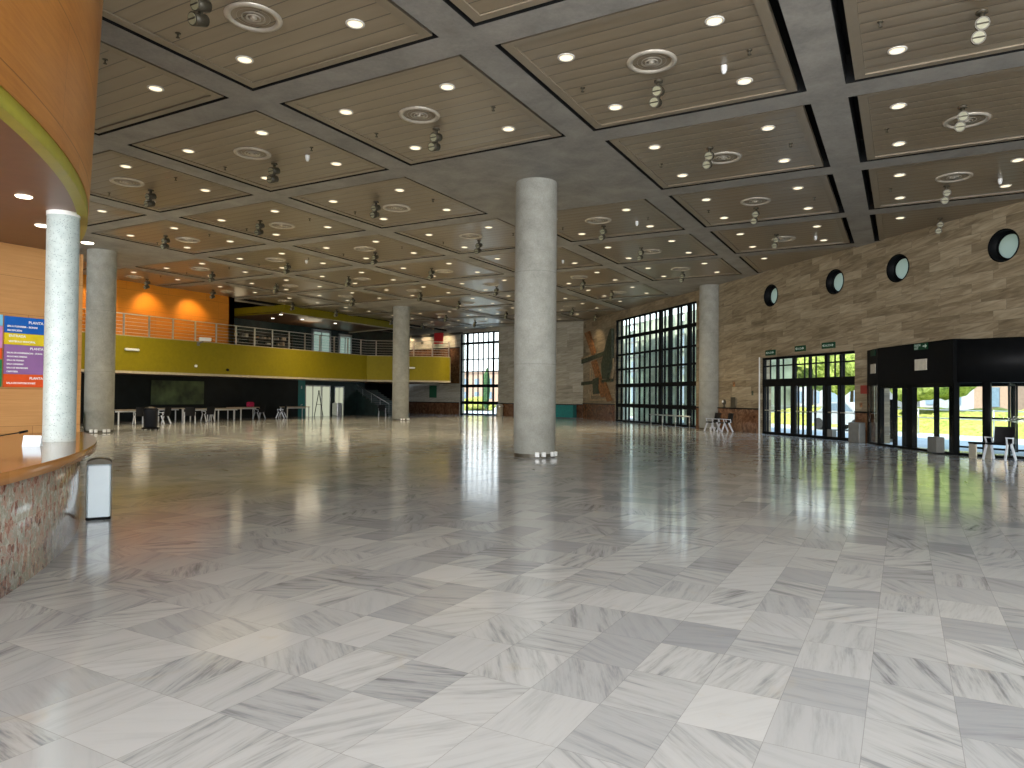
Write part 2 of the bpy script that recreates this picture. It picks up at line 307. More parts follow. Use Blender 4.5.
# ------------------------------------------------------------------ mesh helpers
class MB:
    def __init__(s): s.v = []; s.f = []; s.mi = []; s.mat = 0; s.sm = []
    def add(s, vs, fs, smooth=False):
        o = len(s.v); s.v += [tuple(v) for v in vs]
        for f in fs: s.f.append(tuple(i + o for i in f)); s.mi.append(s.mat); s.sm.append(smooth)
        return s
    def box(s, x0, x1, y0, y1, z0, z1):
        v = [(x0, y0, z0), (x1, y0, z0), (x1, y1, z0), (x0, y1, z0), (x0, y0, z1), (x1, y0, z1), (x1, y1, z1), (x0, y1, z1)]
        return s.add(v, [(0, 3, 2, 1), (4, 5, 6, 7), (0, 1, 5, 4), (1, 2, 6, 5), (2, 3, 7, 6), (3, 0, 4, 7)])
    def bbox(s, x0, x1, y0, y1, z0, z1, b=.01):
        """box with chamfered vertical and top edges"""
        p = [(x0+b, y0), (x1-b, y0), (x1, y0+b), (x1, y1-b), (x1-b, y1), (x0+b, y1), (x0, y1-b), (x0, y0+b)]
        cx, cy = (x0+x1)/2, (y0+y1)/2
        def sh(q, d): return (q[0] + (d if q[0] < cx else -d), q[1] + (d if q[1] < cy else -d))
        L = [[(*sh(q, b), z0) for q in p], [(*q, z0+b) for q in p], [(*q, z1-b) for q in p], [(*sh(q, b), z1) for q in p]]
        vs = sum(L, []); fs = [tuple(range(7, -1, -1)), tuple(range(24, 32))]
        for k in range(3):
            for i in range(8): j = (i+1) % 8; fs.append((k*8+i, k*8+j, (k+1)*8+j, (k+1)*8+i))
        return s.add(vs, fs)
    def beam(s, p0, p1, w, h, up=(0, 0, 1)):
        p0, p1 = Vector(p0), Vector(p1); d = (p1-p0).normalized(); u = Vector(up)
        if abs(d.dot(u)) > .98: u = Vector((0, 1, 0))
        r = d.cross(u).normalized(); u = r.cross(d)
        vs = [p + r*a*w/2 + u*b*h/2 for p in (p0, p1) for a, b in ((-1, -1), (1, -1), (1, 1), (-1, 1))]
        return s.add(vs, [(3, 2, 1, 0), (4, 5, 6, 7), (0, 1, 5, 4), (1, 2, 6, 5), (2, 3, 7, 6), (3, 0, 4, 7)])
    def tube(s, p0, p1, r, n=12, r1=None, cap=True):
        p0, p1 = Vector(p0), Vector(p1); d = (p1-p0).normalized(); a = Vector((0, 0, 1)) if abs(d.z) < .9 else Vector((1, 0, 0))
        x = d.cross(a).normalized(); y = d.cross(x); r1 = r if r1 is None else r1
        vs = [p0 + (x*math.cos(2*PI*k/n) + y*math.sin(2*PI*k/n))*r for k in range(n)] + [p1 + (x*math.cos(2*PI*k/n) + y*math.sin(2*PI*k/n))*r1 for k in range(n)]
        s.add(vs, [(k, (k+1) % n, n+(k+1) % n, n+k) for k in range(n)], True)
        if cap: s.add(vs, [tuple(range(n-1, -1, -1)), tuple(range(n, 2*n))])
        return s
    def path(s, pts, r, n=8):
        for a, b in zip(pts, pts[1:]): s.tube(a, b, r, n)
        return s
    def lathe(s, prof, n=32, c=(0, 0, 0), smooth=True):
        vs = [(c[0]+r*math.cos(2*PI*k/n), c[1]+r*math.sin(2*PI*k/n), c[2]+z) for r, z in prof for k in range(n)]
        fs = [(i*n+k, i*n+(k+1) % n, (i+1)*n+(k+1) % n, (i+1)*n+k) for i in range(len(prof)-1) for k in range(n)]
        return s.add(vs, fs, smooth)
    def arc(s, R0, R1, z0, z1, a0, a1, n=48, flare=0.0):
        """solid ring segment about the local origin"""
        A = [a0+(a1-a0)*k/n for k in range(n+1)]
        def P(r, a, z): return (r*math.cos(a), r*math.sin(a), z)
        for k in range(n):
            a, b = A[k], A[k+1]
            s.add([P(R1, a, z0), P(R1, b, z0), P(R1+flare, b, z1), P(R1+flare, a, z1)], [(0, 1, 2, 3)], True)
            s.add([P(R0, a, z0), P(R0, b, z0), P(R0, b, z1), P(R0, a, z1)], [(3, 2, 1, 0)], True)
            s.add([P(R0, a, z0), P(R0, b, z0), P(R1, b, z0), P(R1, a, z0)], [(0, 1, 2, 3)])
            s.add([P(R0, a, z1), P(R0, b, z1), P(R1+flare, b, z1), P(R1+flare, a, z1)], [(3, 2, 1, 0)])
        for a in (A[0], A[-1]): s.add([P(R0, a, z0), P(R1, a, z0), P(R1+flare, a, z1), P(R0, a, z1)], [(0, 1, 2, 3)])
        return s
    def poly(s, pts, z0, z1):
        n = len(pts); vs = [(*p, z0) for p in pts] + [(*p, z1) for p in pts]
        return s.add(vs, [tuple(range(n-1, -1, -1)), tuple(range(n, 2*n))] + [(k, (k+1) % n, n+(k+1) % n, n+k) for k in range(n)])
    def mesh(s, name, mats):
        me = bpy.data.meshes.new(name); me.from_pydata(s.v, [], s.f); me.update()
        for m_ in (mats if isinstance(mats, (list, tuple)) else [mats]): me.materials.append(M[m_] if isinstance(m_, str) else m_)
        me.polygons.foreach_set('material_index', s.mi); me.polygons.foreach_set('use_smooth', s.sm)
        bm = bmesh.new(); bm.from_mesh(me); bmesh.ops.remove_doubles(bm, verts=bm.verts, dist=1e-5)
        bmesh.ops.recalc_face_normals(bm, faces=bm.faces); bm.to_mesh(me); bm.free()
        return me
    def build(s, name, mats, parent=None, loc=(0, 0, 0), rz=0):
        o = bpy.data.objects.new(name, s.mesh(name, mats)); COL.objects.link(o)
        o.location = loc; o.rotation_euler = (0, 0, rz)
        if parent is not None: o.parent = parent
        return o
def tag(o, label=None, cat=None, group=None, kind=None):
    if label: o['label'] = label
    if cat: o['category'] = cat
    if group: o['group'] = group
    if kind: o['kind'] = kind
    return o
def empty(name, loc=(0, 0, 0), rz=0):
    o = bpy.data.objects.new(name, None); COL.objects.link(o); o.location = loc; o.rotation_euler = (0, 0, rz); return o
def copy_tree(o, parent=None):
    c = o.copy(); COL.objects.link(c); c.parent = parent
    for ch in [x for x in bpy.data.objects if x.parent == o]: copy_tree(ch, c)
    return c
def st(o): o['kind'] = 'structure'; return o
def cut(me, co, no):
    bm = bmesh.new(); bm.from_mesh(me)
    bmesh.ops.bisect_plane(bm, geom=bm.verts[:]+bm.edges[:]+bm.faces[:], plane_co=co, plane_no=no, clear_outer=True); bm.to_mesh(me); bm.free()
FONT = {}
def text(name, s, size, mat, parent, loc, rot, align='LEFT', bold=.0):
    c = bpy.data.curves.new(name, 'FONT'); c.body = s; c.size = size; c.align_x = align; c.extrude = .002; c.offset = bold
    o = bpy.data.objects.new(name, c); COL.objects.link(o); me = o.to_mesh().copy(); me.name = name; bpy.data.objects.remove(o)
    me.materials.clear(); me.materials.append(M[mat])
    o = bpy.data.objects.new(name, me); COL.objects.link(o); o.location = loc; o.rotation_euler = rot; o.parent = parent
    return o

# ------------------------------------------------------------------ frames of the two main walls (local x along the wall, local +y into the hall)
WR = Vector((3.2, 25.0, 0)); WR_A = math.radians(135)
WB = Vector((-21.3, 49.5, 0)); WB_A = math.atan2(2.4, -12.6)
def onR(s, off=0, z=0):
    return (WR.x + s*math.cos(WR_A) - off*math.sin(WR_A), WR.y + s*math.sin(WR_A) + off*math.cos(WR_A), z)
def onB(s, off=0, z=0):
    return (WB.x + s*math.cos(WB_A) - off*math.sin(WB_A), WB.y + s*math.sin(WB_A) + off*math.cos(WB_A), z)
ZC = 7.39

def wall_mesh(s0, s1, z0, z1, th, holes, ports=()):
    """wall slab in local frame: front at y=0, back at y=-th; rectangular holes and round ports"""
    xs = sorted({s0, s1} | {h[0] for h in holes} | {h[1] for h in holes} | {p[0]-p[3] for p in ports} | {p[0]+p[3] for p in ports})
    zs = sorted({z0, z1} | {h[2] for h in holes} | {h[3] for h in holes} | {p[1]-p[3] for p in ports} | {p[1]+p[3] for p in ports})
    mb = MB()
    def hole(x, z): return any(h[0] < x < h[1] and h[2] < z < h[3] for h in holes)
    def port(x, z):
        for p in ports:
            if abs(x-p[0]) < p[3] and abs(z-p[1]) < p[3]: return p
    for a, b in zip(xs, xs[1:]):
        for c, d in zip(zs, zs[1:]):
            mx_, mz = (a+b)/2, (c+d)/2
            if hole(mx_, mz) or port(mx_, mz): continue
            mb.add([(a, 0, c), (b, 0, c), (b, 0, d), (a, 0, d)], [(0, 1, 2, 3)]); mb.add([(a, -th, c), (b, -th, c), (b, -th, d), (a, -th, d)], [(3, 2, 1, 0)])
    for h in holes:
        a, b, c, d = h
        mb.add([(a, 0, c), (a, -th, c), (a, -th, d), (a, 0, d)], [(0, 1, 2, 3)]); mb.add([(b, 0, c), (b, -th, c), (b, -th, d), (b, 0, d)], [(3, 2, 1, 0)])
        mb.add([(a, 0, d), (a, -th, d), (b, -th, d), (b, 0, d)], [(0, 1, 2, 3)])
    n = 40
    for (px, pz, r, q) in ports:
        def sq(a):
            c, s_ = math.cos(a), math.sin(a); k = q/max(abs(c), abs(s_)); return (px+c*k, pz+s_*k)
        A = [2*PI*(k+.5)/n for k in range(n)]
        A = sorted(A + [PI/4, 3*PI/4, 5*PI/4, 7*PI/4]); N = len(A)
        for y in (0, -th):
            vs = [(px+r*math.cos(a), y, pz+r*math.sin(a)) for a in A] + [(sq(a)[0], y, sq(a)[1]) for a in A]
            mb.add(vs, [(k, (k+1) % N, N+(k+1) % N, N+k) for k in range(N)])
        vs = [(px+r*math.cos(a), 0, pz+r*math.sin(a)) for a in A] + [(px+r*math.cos(a), -th, pz+r*math.sin(a)) for a in A]
        mb.add(vs, [(k, (k+1) % N, N+(k+1) % N, N+k) for k in range(N)], True)
    return mb

# ================================================================== SETTING
# floor of the hall: outlines follow the walls
fl = MB(); fl.add([(-60, -16, 0), (15, -16, 0), (15, 13.2, 0), (-21.3+.2, 49.3, 0), (-60, 57.5, 0)], [(0, 1, 2, 3, 4)])
st(fl.build('floor', 'floor'))
pv = MB(); pv.add([(-160, -60, -.06), (160, -60, -.06), (160, 200, -.06), (-160, 200, -.06)], [(0, 1, 2, 3)])
st(pv.build('pavement', 'paving'))

# ceiling grid -----------------------------------------------------------
PU, PV = .84833*5.79, .85813*5.79; U0, V0 = 2.50679*5.79, 1.0744*5.79
BU, BV = .648, .66
def cx0(j): return -(V0+(j+1)*PV)     # left X of bay j
def cy0(i): return U0+i*PU
ci = range(-6, 8); cj = range(-4, 7)
COLC = [(i, j) for i in (-4, 0, 4) for j in (-4, 0, 4)]
def gap(i, j):   # slot widths left, right, near, far
    L = .13 if j+1 in (-1, 0) and False else .05
    l = .14 if j in (-2,) else .06; r = .14 if j in (-1,) else .06
    return l+.02, r+.02, .07, .07
def inside(x, y):
    if x + y > 28.2+.4: return False
    if 46 > y > 32.6 and x < -35: return False
    if x < -41.5: return False
    q = (x-WB.x)*math.sin(WB_A)*-1 + (y-WB.y)*math.cos(WB_A)
    return q > -.4
ceil = MB()
cells = []
for i in ci:
    for j in cj:
        x0, y0 = cx0(j), cy0(i); x1, y1 = x0+PV, y0+PU
        pts = [(x0, y0), (x1, y0), (x1, y1), (x0, y1), ((x0+x1)/2, (y0+y1)/2)]
        k = sum(inside(*p) for p in pts)
        if k == 0: continue
        if (i, j) in COLC:
            ceil.add([(x0, y0, ZC), (x1, y0, ZC), (x1, y1, ZC), (x0, y1, ZC)], [(0, 1, 2, 3)]); continue
        a, b, c, d = x0+BV/2, x1-BV/2, y0+BU/2, y1-BU/2
        vs = [(x0, y0, ZC), (x1, y0, ZC), (x1, y1, ZC), (x0, y1, ZC), (a, c, ZC), (b, c, ZC), (b, d, ZC), (a, d, ZC), (a, c, 7.95), (b, c, 7.95), (b, d, 7.95), (a, d, 7.95)]
        ceil.add(vs, [(0, 1, 5, 4), (1, 2, 6, 5), (2, 3, 7, 6), (3, 0, 4, 7)]); ceil.mat = 1; ceil.add([(x_, y_, z_+(.015 if z_ == ZC else 0)) for x_, y_, z_ in vs], [(4, 5, 9, 8), (5, 6, 10, 9), (6, 7, 11, 10), (7, 4, 8, 11)]); ceil.mat = 0  # gap sides of the concrete coloured black, painting in the slots' shade
        cells.append((i, j, k))
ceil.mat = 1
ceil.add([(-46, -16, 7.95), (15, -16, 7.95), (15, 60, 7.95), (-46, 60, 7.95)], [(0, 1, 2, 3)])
ceil.mat = 0
ceil.add([(-46, -16, 8.35), (15, -16, 8.35), (15, 60, 8.35), (-46, 60, 8.35)], [(0, 1, 2, 3)])
cme = ceil.mesh('ceiling', ['concrete', 'shade_black'])
nR = Vector((1, 1, 0)).normalized(); nB = Vector((math.sin(WB_A), -math.cos(WB_A), 0))
cut(cme, Vector(onR(0, -.35)), nR); cut(cme, Vector(onB(0, -.35)), nB)
ceiling = st(bpy.data.objects.new('ceiling', cme)); COL.objects.link(ceiling)
def panel_mesh(i, j):
    x0, y0 = cx0(j), cy0(i); x1, y1 = x0+PV, y0+PU
    l, r, n_, f_ = gap(i, j)
    a, b, c, d = x0+BV/2+l, x1-BV/2-r, y0+BU/2+n_, y1-BU/2-f_
    fr = .17; mb = MB(); z = ZC+.012
    ox, oy = (x0+x1)/2, (y0+y1)/2
    A, B, C_, D = a-ox, b-ox, c-oy, d-oy
    mb.add([(A, C_, z), (B, C_, z), (B, D, z), (A, D, z), (A+fr, C_+fr*.8, z), (B-fr, C_+fr*.8, z), (B-fr, D-fr*.8, z), (A+fr, D-fr*.8, z)], [(0, 1, 5, 4), (1, 2, 6, 5), (2, 3, 7, 6), (3, 0, 4, 7)])
    mb.add([(A, C_, z), (B, C_, z), (B, D, z), (A, D, z), (A, C_, z+.12), (B, C_, z+.12), (B, D, z+.12), (A, D, z+.12)], [(0, 1, 5, 4), (1, 2, 6, 5), (2, 3, 7, 6), (3, 0, 4, 7)])
    z2 = z+.025
    mb.add([(A+fr, C_+fr*.8, z), (B-fr, C_+fr*.8, z), (B-fr, D-fr*.8, z), (A+fr, D-fr*.8, z), (A+fr, C_+fr*.8, z2), (B-fr, C_+fr*.8, z2), (B-fr, D-fr*.8, z2), (A+fr, D-fr*.8, z2)], [(0, 1, 5, 4), (1, 2, 6, 5), (2, 3, 7, 6), (3, 0, 4, 7)])
    mb.mat = 1
    mb.add([(A+fr, C_+fr*.8, z2), (B-fr, C_+fr*.8, z2), (B-fr, D-fr*.8, z2), (A+fr, D-fr*.8, z2)], [(0, 1, 2, 3)])
    return mb.mesh('plank_panel', ['panel_frame', 'planks']), (ox, oy)
def proj(p):
    q = Vector(p)-Vector((0, 0, 1.6)); z = q.dot(fw)
    if z < .3: return None
    return 512+706.07*q.dot(R2)/z, 384-706.07*q.dot(U2)/z
def seen(p, mgn=25):
    q = proj(p); return q is not None and -mgn < q[0] < 1024+mgn and -mgn < q[1] < 768
vis = {}
for i, j, k in cells:
    me, (ox, oy) = panel_mesh(i, j)
    o = bpy.data.objects.new('plank_panel', me); o.location = (ox, oy, 0)
    if k < 5 or abs(ox+oy-28.2) < 6:
        cut(me, Vector(onR(0, -.3)) - Vector((ox, oy, 0)), nR); cut(me, Vector(onB(0, -.3)) - Vector((ox, oy, 0)), nB)
    if j >= 5 and oy > 30:
        cut(me, Vector((-35.0-ox, 0, 0)), Vector((-1, 0, 0)))
    if len(me.polygons) == 0: continue
    COL.objects.link(o); o.parent = ceiling
    vis[(i, j)] = (ox, oy)

# ceiling fittings -------------------------------------------------------
def drum_block(x, y): return math.hypot(x+15.3, y+6.0) < 13.5
def hall(x, y, mg=.35):
    if x+y > 28.2-mg*1.4: return False
    if x < -35 + mg and y > 28: return False
    if x < -35.2+mg: return False
    q = -(x-WB.x)*math.sin(WB_A) + (y-WB.y)*math.cos(WB_A)
    return q > mg
ORD = ['zero', 'one', 'two', 'three', 'four', 'five', 'six', 'seven', 'eight', 'nine']
def cellname(i, j):
    a = 'level with' if i == 0 else ('%s %s' % (ORD[abs(i)], 'behind' if i > 0 else 'before'))
    b = 'in line' if j == 0 else ('%s %s' % (ORD[abs(j)], 'left' if j > 0 else 'right'))
    return a, b
def where(i, j):
    r = {0: 'same row'}.get(i, '%s %s %s' % (ORD[abs(i)], 'row' if abs(i) == 1 else 'rows', 'beyond' if i > 0 else 'before'))
    c = {0: 'same line'}.get(j, '%s %s' % (ORD[abs(j)], 'left' if j > 0 else 'right'))
    return '%s, %s of central column' % (r, c) if j else '%s, in line with central column' % r
PZ = ZC+.036
def dl_lens(): return MB().lathe([(.115, -.004), (.06, -.012), (.0005, -.014)], 20).mesh('lens', 'down')
def dl_ring(): return MB().lathe([(.15, .0), (.148, -.012), (.12, -.014), (.115, .0)], 20).mesh('downlight', 'trim')
RING, LENS = dl_ring(), dl_lens()
def diffuser_me():
    mb = MB(); mb.lathe([(.43, 0), (.425, -.02), (.37, -.035), (.33, -.012), (.325, .11)], 40)
    for r, z in ((.25, -.005), (.18, -.02), (.115, -.03)): mb.lathe([(r-.012, z+.07), (r, z), (r-.03, z+.03), (r-.035, z+.09)], 36)
    mb.lathe([(.055, .04), (.05, -.02), (.03, -.035), (.0005, -.038)], 20)
    return mb.mesh('air_diffuser', 'diffuser')
DIFF = diffuser_me(); DBACK = MB().lathe([(.325, .105), (.0005, .105)], 32).mesh('throat_shade', 'shade_black')  # black disc paints the shade inside the diffuser
def spot_tree():
    r = empty('twin_ceiling_spotlight')
    mb = MB(); mb.tube((0, 0, .0), (0, 0, -.20), .035); mb.lathe([(.08, 0), (.08, -.025), (.035, -.03)], 16); mb.box(-.03, .03, -.02, .02, -.44, -.18); mb.build('stem', 'dark_metal', r)
    for k, (dx, z) in enumerate(((.0, -.2), (-.05, -.40))):
        h = MB(); h.tube((dx, .12, z+.05), (dx, -.10, z-.02), .085, 16, .098); h.build('lamp_head', 'dark_metal', r)
        f = MB(); p0 = Vector((dx, -.10, z-.02)); d = Vector((0, -.22, -.07)).normalized(); f.tube(p0, p0+d*.012, .078, 20); f.build('lens', 'cream', h_obj(h, r))
        b = MB(); b.mat = 0; q = p0+d*.016; b.beam(q-Vector((.08, 0, 0)), q+Vector((.08, 0, 0)), .008, .022); b.build('bar', 'dark_metal', h_obj(h, r))
    return r
def h_obj(h, r): return [o for o in bpy.data.objects if o.parent == r and o.name.startswith('lamp_head')][-1]
SPOT = None
sprk = MB().tube((0, 0, 0), (0, 0, -.07), .014, 8).lathe([(.045, 0), (.045, -.008), (.014, -.012)], 12).lathe([(.0005, -.07), (.032, -.072), (.032, -.08), (.0005, -.082)], 12).mesh('sprinkler', 'dark_metal')
smk = MB().lathe([(.055, 0), (.055, -.04), (.045, -.10), (.03, -.14), (.0005, -.145)], 16).mesh('smoke_detector', 'white')
corner = {(0, 0): 'near right', (1, 0): 'far right', (0, 1): 'near left', (1, 1): 'far left'}
nlight = 0
cand = []
for (i, j), (ox, oy) in vis.items():
    if (i, j) in COLC: continue
    x0, y0 = cx0(j), cy0(i)
    for a in (0, 1):
        for b in (0, 1):
            x = x0 + PV*(1-(.26 if b == 0 else .765)); y = y0 + PU*(.27 if a == 0 else .75)
            if not hall(x, y, .5) or drum_block(x, y) or not seen((x, y, PZ), 12): continue
            cand.append((math.hypot(x, y), x, y, i, j, a, b))
cand.sort()
for d, x, y, i, j, a, b in cand[:290]:
    r = bpy.data.objects.new('ceiling_downlight', RING); COL.objects.link(r); r.location = (x, y, PZ)
    tag(r, 'round downlight, %s corner of panel %s' % (corner[(a, b)], where(i, j)), 'ceiling light', 'recessed downlights in the plank ceiling')
    l = bpy.data.objects.new('lens', LENS); COL.objects.link(l); l.parent = r
for (i, j), (ox, oy) in sorted(vis.items()):
    if (i, j) in COLC: continue
    x0, y0 = cx0(j), cy0(i)
    x = x0+PV*.485; y = y0+PU*(.44 if i % 2 else .57)
    if hall(x, y, .6) and not drum_block(x, y) and seen((x, y, PZ), 30):
        r = bpy.data.objects.new('air_diffuser', DIFF); COL.objects.link(r); r.location = (x, y, PZ)
        tag(r, 'round metal air diffuser, ceiling panel %s' % where(i, j), 'air vent', 'round air diffusers in the ceiling')
        t = bpy.data.objects.new('throat_shade', DBACK); COL.objects.link(t); t.parent = r
    y = y0+PU*(.60 if i % 2 else .40); x = x0+PV*.46
    if hall(x, y, .4) and not drum_block(x, y) and seen((x, y, PZ-.2), 20):
        if SPOT is None: SPOT = o = spot_tree()
        else: o = copy_tree(SPOT)
        o.location = (x, y, PZ)
        tag(o, 'twin spotlight hanging from ceiling panel %s' % where(i, j), 'spotlight', 'twin spotlights under the ceiling')
    if i <= 1:
        for n_, (u, v) in enumerate(((.52, .81), (.515, .2))):
            x = x0+PV*(1-v); y = y0+PU*u
            if hall(x, y, .4) and not drum_block(x, y) and seen((x, y, PZ), 5):
                s = bpy.data.objects.new('sprinkler', sprk); COL.objects.link(s); s.location = (x, y, PZ)
                tag(s, 'small dark sprinkler, %s side of panel %s' % (('left', 'right')[n_], where(i, j)), 'sprinkler', 'fire sprinklers in the ceiling')
for (i, j) in ((-1, -1), (-1, 1), (1, 0), (2, 1), (2, -1), (1, 3), (1, -2)):
    x = cx0(j)+PV*.70; y = cy0(i)+PU*.59
    if hall(x, y): 
        s = bpy.data.objects.new('smoke_detector', smk); COL.objects.link(s); s.location = (x, y, PZ)
        tag(s, 'white smoke detector, ceiling panel %s' % where(i, j), 'smoke detector', 'smoke detectors on the ceiling')
b = MB(); b.bbox(-.13, .13, -.07, .07, -.05, 0, .008)
o = b.build('junction_box', 'white', loc=(cx0(-2)+PV-.12, cy0(0)+.02, ZC)); tag(o, 'small white box on the concrete beam crossing right of the central column', 'junction box')

# right wall ---------------------------------------------------------------
holesR = [(6.82, 12.70, 0, 3.48), (18.3, 28.75, 0, 6.85), (-3.2, 5.75, 0, 3.45)]
portsR = [(11.91, 6.26, .47, .62), (7.88, 6.26, .47, .62), (4.77, 6.26, .47, .62), (.81, 6.26, .47, .62)]
wm = wall_mesh(-12, 34.6, 0, 8.0, .6, holesR, portsR)
st(wm.build('wall_right', 'stone', loc=WR, rz=WR_A))
for a, b_, nm in ((12.78, 18.25, 'trim_1'), (5.82, 6.76, 'trim_2'), (28.8, 34.55, 'trim_3')):
    mb = MB(); mb.box(a, b_, 0, .035, 0, 1.10); t = st(mb.build(nm, 'brown_marble', loc=WR, rz=WR_A))
    mb = MB(); mb.box(a, b_, 0, .07, 1.10, 1.16); mb.build('cap_rail', 'black', t)
PN = ['farthest left of the four', 'second from the left', 'third from the left', 'nearest, at the right edge of the photo']
for k, (s, z, r, q) in enumerate(portsR):
    e = empty('porthole_window', onR(s, 0, z), WR_A)
    tag(e, 'deep round porthole window high on the stone wall, ' + PN[k], 'window', 'portholes in the stone wall')
    mb = MB(); n = 40
    prof = [(r+.03, .02), (r+.03, .0), (r, .02), (r-.012, 0), (r-.012, -.33), (r-.05, -.33), (r-.05, -.24), (r-.11, -.24), (r-.11, -.33)]
    vs = [(pr*math.cos(2*PI*k2/n), py, pr*math.sin(2*PI*k2/n)) for pr, py in prof for k2 in range(n)]
    mb.add(vs, [(i_*n+k2, i_*n+(k2+1) % n, (i_+1)*n+(k2+1) % n, (i_+1)*n+k2) for i_ in range(len(prof)-1) for k2 in range(n)], True)
    mb.build('black_sleeve', 'black', e)
    g = MB(); vs = [((r-.10)*math.cos(2*PI*k2/n), -.26, (r-.10)*math.sin(2*PI*k2/n)) for k2 in range(n)]; g.add(vs, [tuple(range(n))]); g.build('glass_pane', 'port', e)

def glazing(name, mats, frame, s0, s1, z0, z1, vs_, hs, loc, rz, y=-.2, dep=.12, w=.06, glass='glass'):
    """framed glazing: vs_ = [(s, width)] uprights, hs = [(z, height)] transoms"""
    root = st(empty(name, loc, rz))
    f = MB()
    for s, ww in vs_: f.box(s-ww/2, s+ww/2, y-dep/2, y+dep/2, z0, z1)
    for z, hh in hs: f.box(s0, s1, y-dep/2-.01, y+dep/2+.01, z-hh/2, z+hh/2)
    f.build('frame', 'black', root)
    g = MB(); g.add([(s0, y, z0), (s1, y, z0), (s1, y, z1), (s0, y, z1)], [(0, 1, 2, 3)]); g.build('glass_pane', glass, root)
    return root
# tall glazed bay
vv = [(18.36, .12), (18.75, .06), (19.2, .34), (20.1, .06), (20.45, .09), (21.2, .06), (21.45, .12), (22.0, .05), (22.5, .34), (23.1, .05), (23.9, .05), (24.6, .04), (25.3, .05), (26.1, .05), (26.8, .05), (27.3, .05), (28.0, .06), (28.69, .12)]
glazing('window_1', None, None, 18.3, 28.75, 0, 6.85, vv, [(6.80, .10), (5.60, .20), (4.45, .12), (3.48, .12), (2.40, .24), (1.09, .24), (.06, .12)], WR, WR_A, y=-.12, glass='green_glass')
# doors group in the stone wall
root = glazing('door_1', None, None, 6.82, 12.7, 0, 3.48,
        [(6.87, .10), (8.55, .17), (10.55, .17), (12.64, .12), (7.75, .08), (9.55, .08), (11.68, .10)], [(3.43, .10), (2.33, .34), (.05, .12)], WR, WR_A, y=-.2)
fr = MB()
for s in (6.98, 7.62, 7.9, 8.38, 8.75, 9.25, 9.72, 10.0, 10.3, 10.74, 11.2, 11.55, 11.85, 12.4): fr.box(s-.025, s+.025, -.24, -.16, .1, 2.18)
for s in (7.6, 8.1, 9.2, 9.9, 11.3, 12.2): fr.box(s-.018, s+.018, -.23, -.17, 2.5, 3.4)
fr.box(6.9, 12.6, -.225, -.175, 3.06, 3.12)
fr.build('door_leaf_frame', 'black', root)
pb = MB()
for a, b_ in ((6.95, 7.7), (7.85, 8.4), (8.75, 9.5), (9.65, 10.35), (10.8, 11.6), (11.78, 12.5)): pb.beam((a, -.12, 1.08), (b_, -.12, 1.08), .03, .035)
pb.build('push_bar', 'steel', root)
tb = MB(); tb.box(8.2, 8.5, -.35, -.14, 0, .4); tb.build('plinth', 'grey_box', root)
jb = MB(); jb.box(12.7, 12.76, -.02, .03, 0, 3.52); jb.build('door_jamb', 'white', root)

# entrance box and revolving door
ent = empty('revolving_entrance', (1.3, 24.4, 0))
tag(ent, 'black glazed entrance lobby with curved revolving door drum at the right edge', 'entrance')
def rel(p, z=0): return (p[0]-1.3, p[1]-24.4, z)
A0 = Vector((-1.18, 29.3)); A1 = Vector((-.80, 28.0)); B1 = Vector((1.28, 24.45)); CD = Vector((2.95, 26.15)); RD = 2.28
def wallseg(p, q, z0, z1, th, mb):
    d = (q-p).normalized(); n_ = Vector((d.y, -d.x))*th
    pts = [p, q, q+n_, p+n_]; mb.poly([(v.x-1.3, v.y-24.4) for v in pts], z0, z1)
f = MB(); wallseg(A1, B1, 2.12, 3.42, -.2, f); wallseg(A0, A1, 2.12, 3.42, -.1, f); f.poly([(v.x-1.3, v.y-24.4) for v in (A0, A1, B1, Vector((3.2, 25.4)), Vector((0, 28.6)))], 3.36, 3.42)
f.build('fascia', 'black', ent)
f = MB()
dirv = (B1-A1).normalized()
def onE(t, off=0): p = A1+dirv*t; n_ = Vector((dirv.y, -dirv.x))*off; return p+n_
LE = (B1-A1).length
for t, ww in ((.06, .16), (1.92, .3), (LE-.06, .2), (.95, .03), (1.5, .03), (3.2, .03)):
    p = onE(t-ww/2); q = onE(t+ww/2); wallseg(p, q, 0, 2.14, -.16, f)
wallseg(A1, B1, 0, .07, -.14, f); wallseg(A1, B1, 2.0, 2.14, -.18, f); wallseg(A0, A1, 0, 2.14, -.05, f) if False else None
wallseg(A0, A0+(A1-A0)*.12, 0, 2.14, -.1, f); wallseg(A0, A1, 0, .07, -.1, f)
f.build('sliding_door_frame', 'black', ent)
g = MB(); 
for p, q in ((A0, A1), (A1, B1)): g.add([rel(p, .05), rel(q, .05), rel(q, 2.12), rel(p, 2.12)], [(0, 1, 2, 3)])
g.build('glass_pane', 'glass', ent)
cxr, cyr = CD.x-1.3, CD.y-24.4
def ring(mb, r0, r1, z0, z1, a0, a1, n=28):
    t = MB(); t.arc(r0, r1, z0, z1, math.radians(a0), math.radians(a1), n)
    mb.v_off = len(mb.v); o_ = len(mb.v); mb.v += [(x+cxr, y+cyr, z) for x, y, z in t.v]
    for ff, s_ in zip(t.f, t.sm): mb.f.append(tuple(i_+o_ for i_ in ff)); mb.mi.append(mb.mat); mb.sm.append(s_)
dr = MB(); ring(dr, RD-.1, RD, 2.12, 3.38, 0, 360, 72); dr.build('drum_fascia', 'black', ent)
tp = MB(); tp.lathe([(RD-.05, 3.36), (.001, 3.36)], 48, (cxr, cyr, 0)); tp.lathe([(RD-.05, 2.2), (.001, 2.2)], 48, (cxr, cyr, 0)); tp.build('drum_cover', 'black', ent)
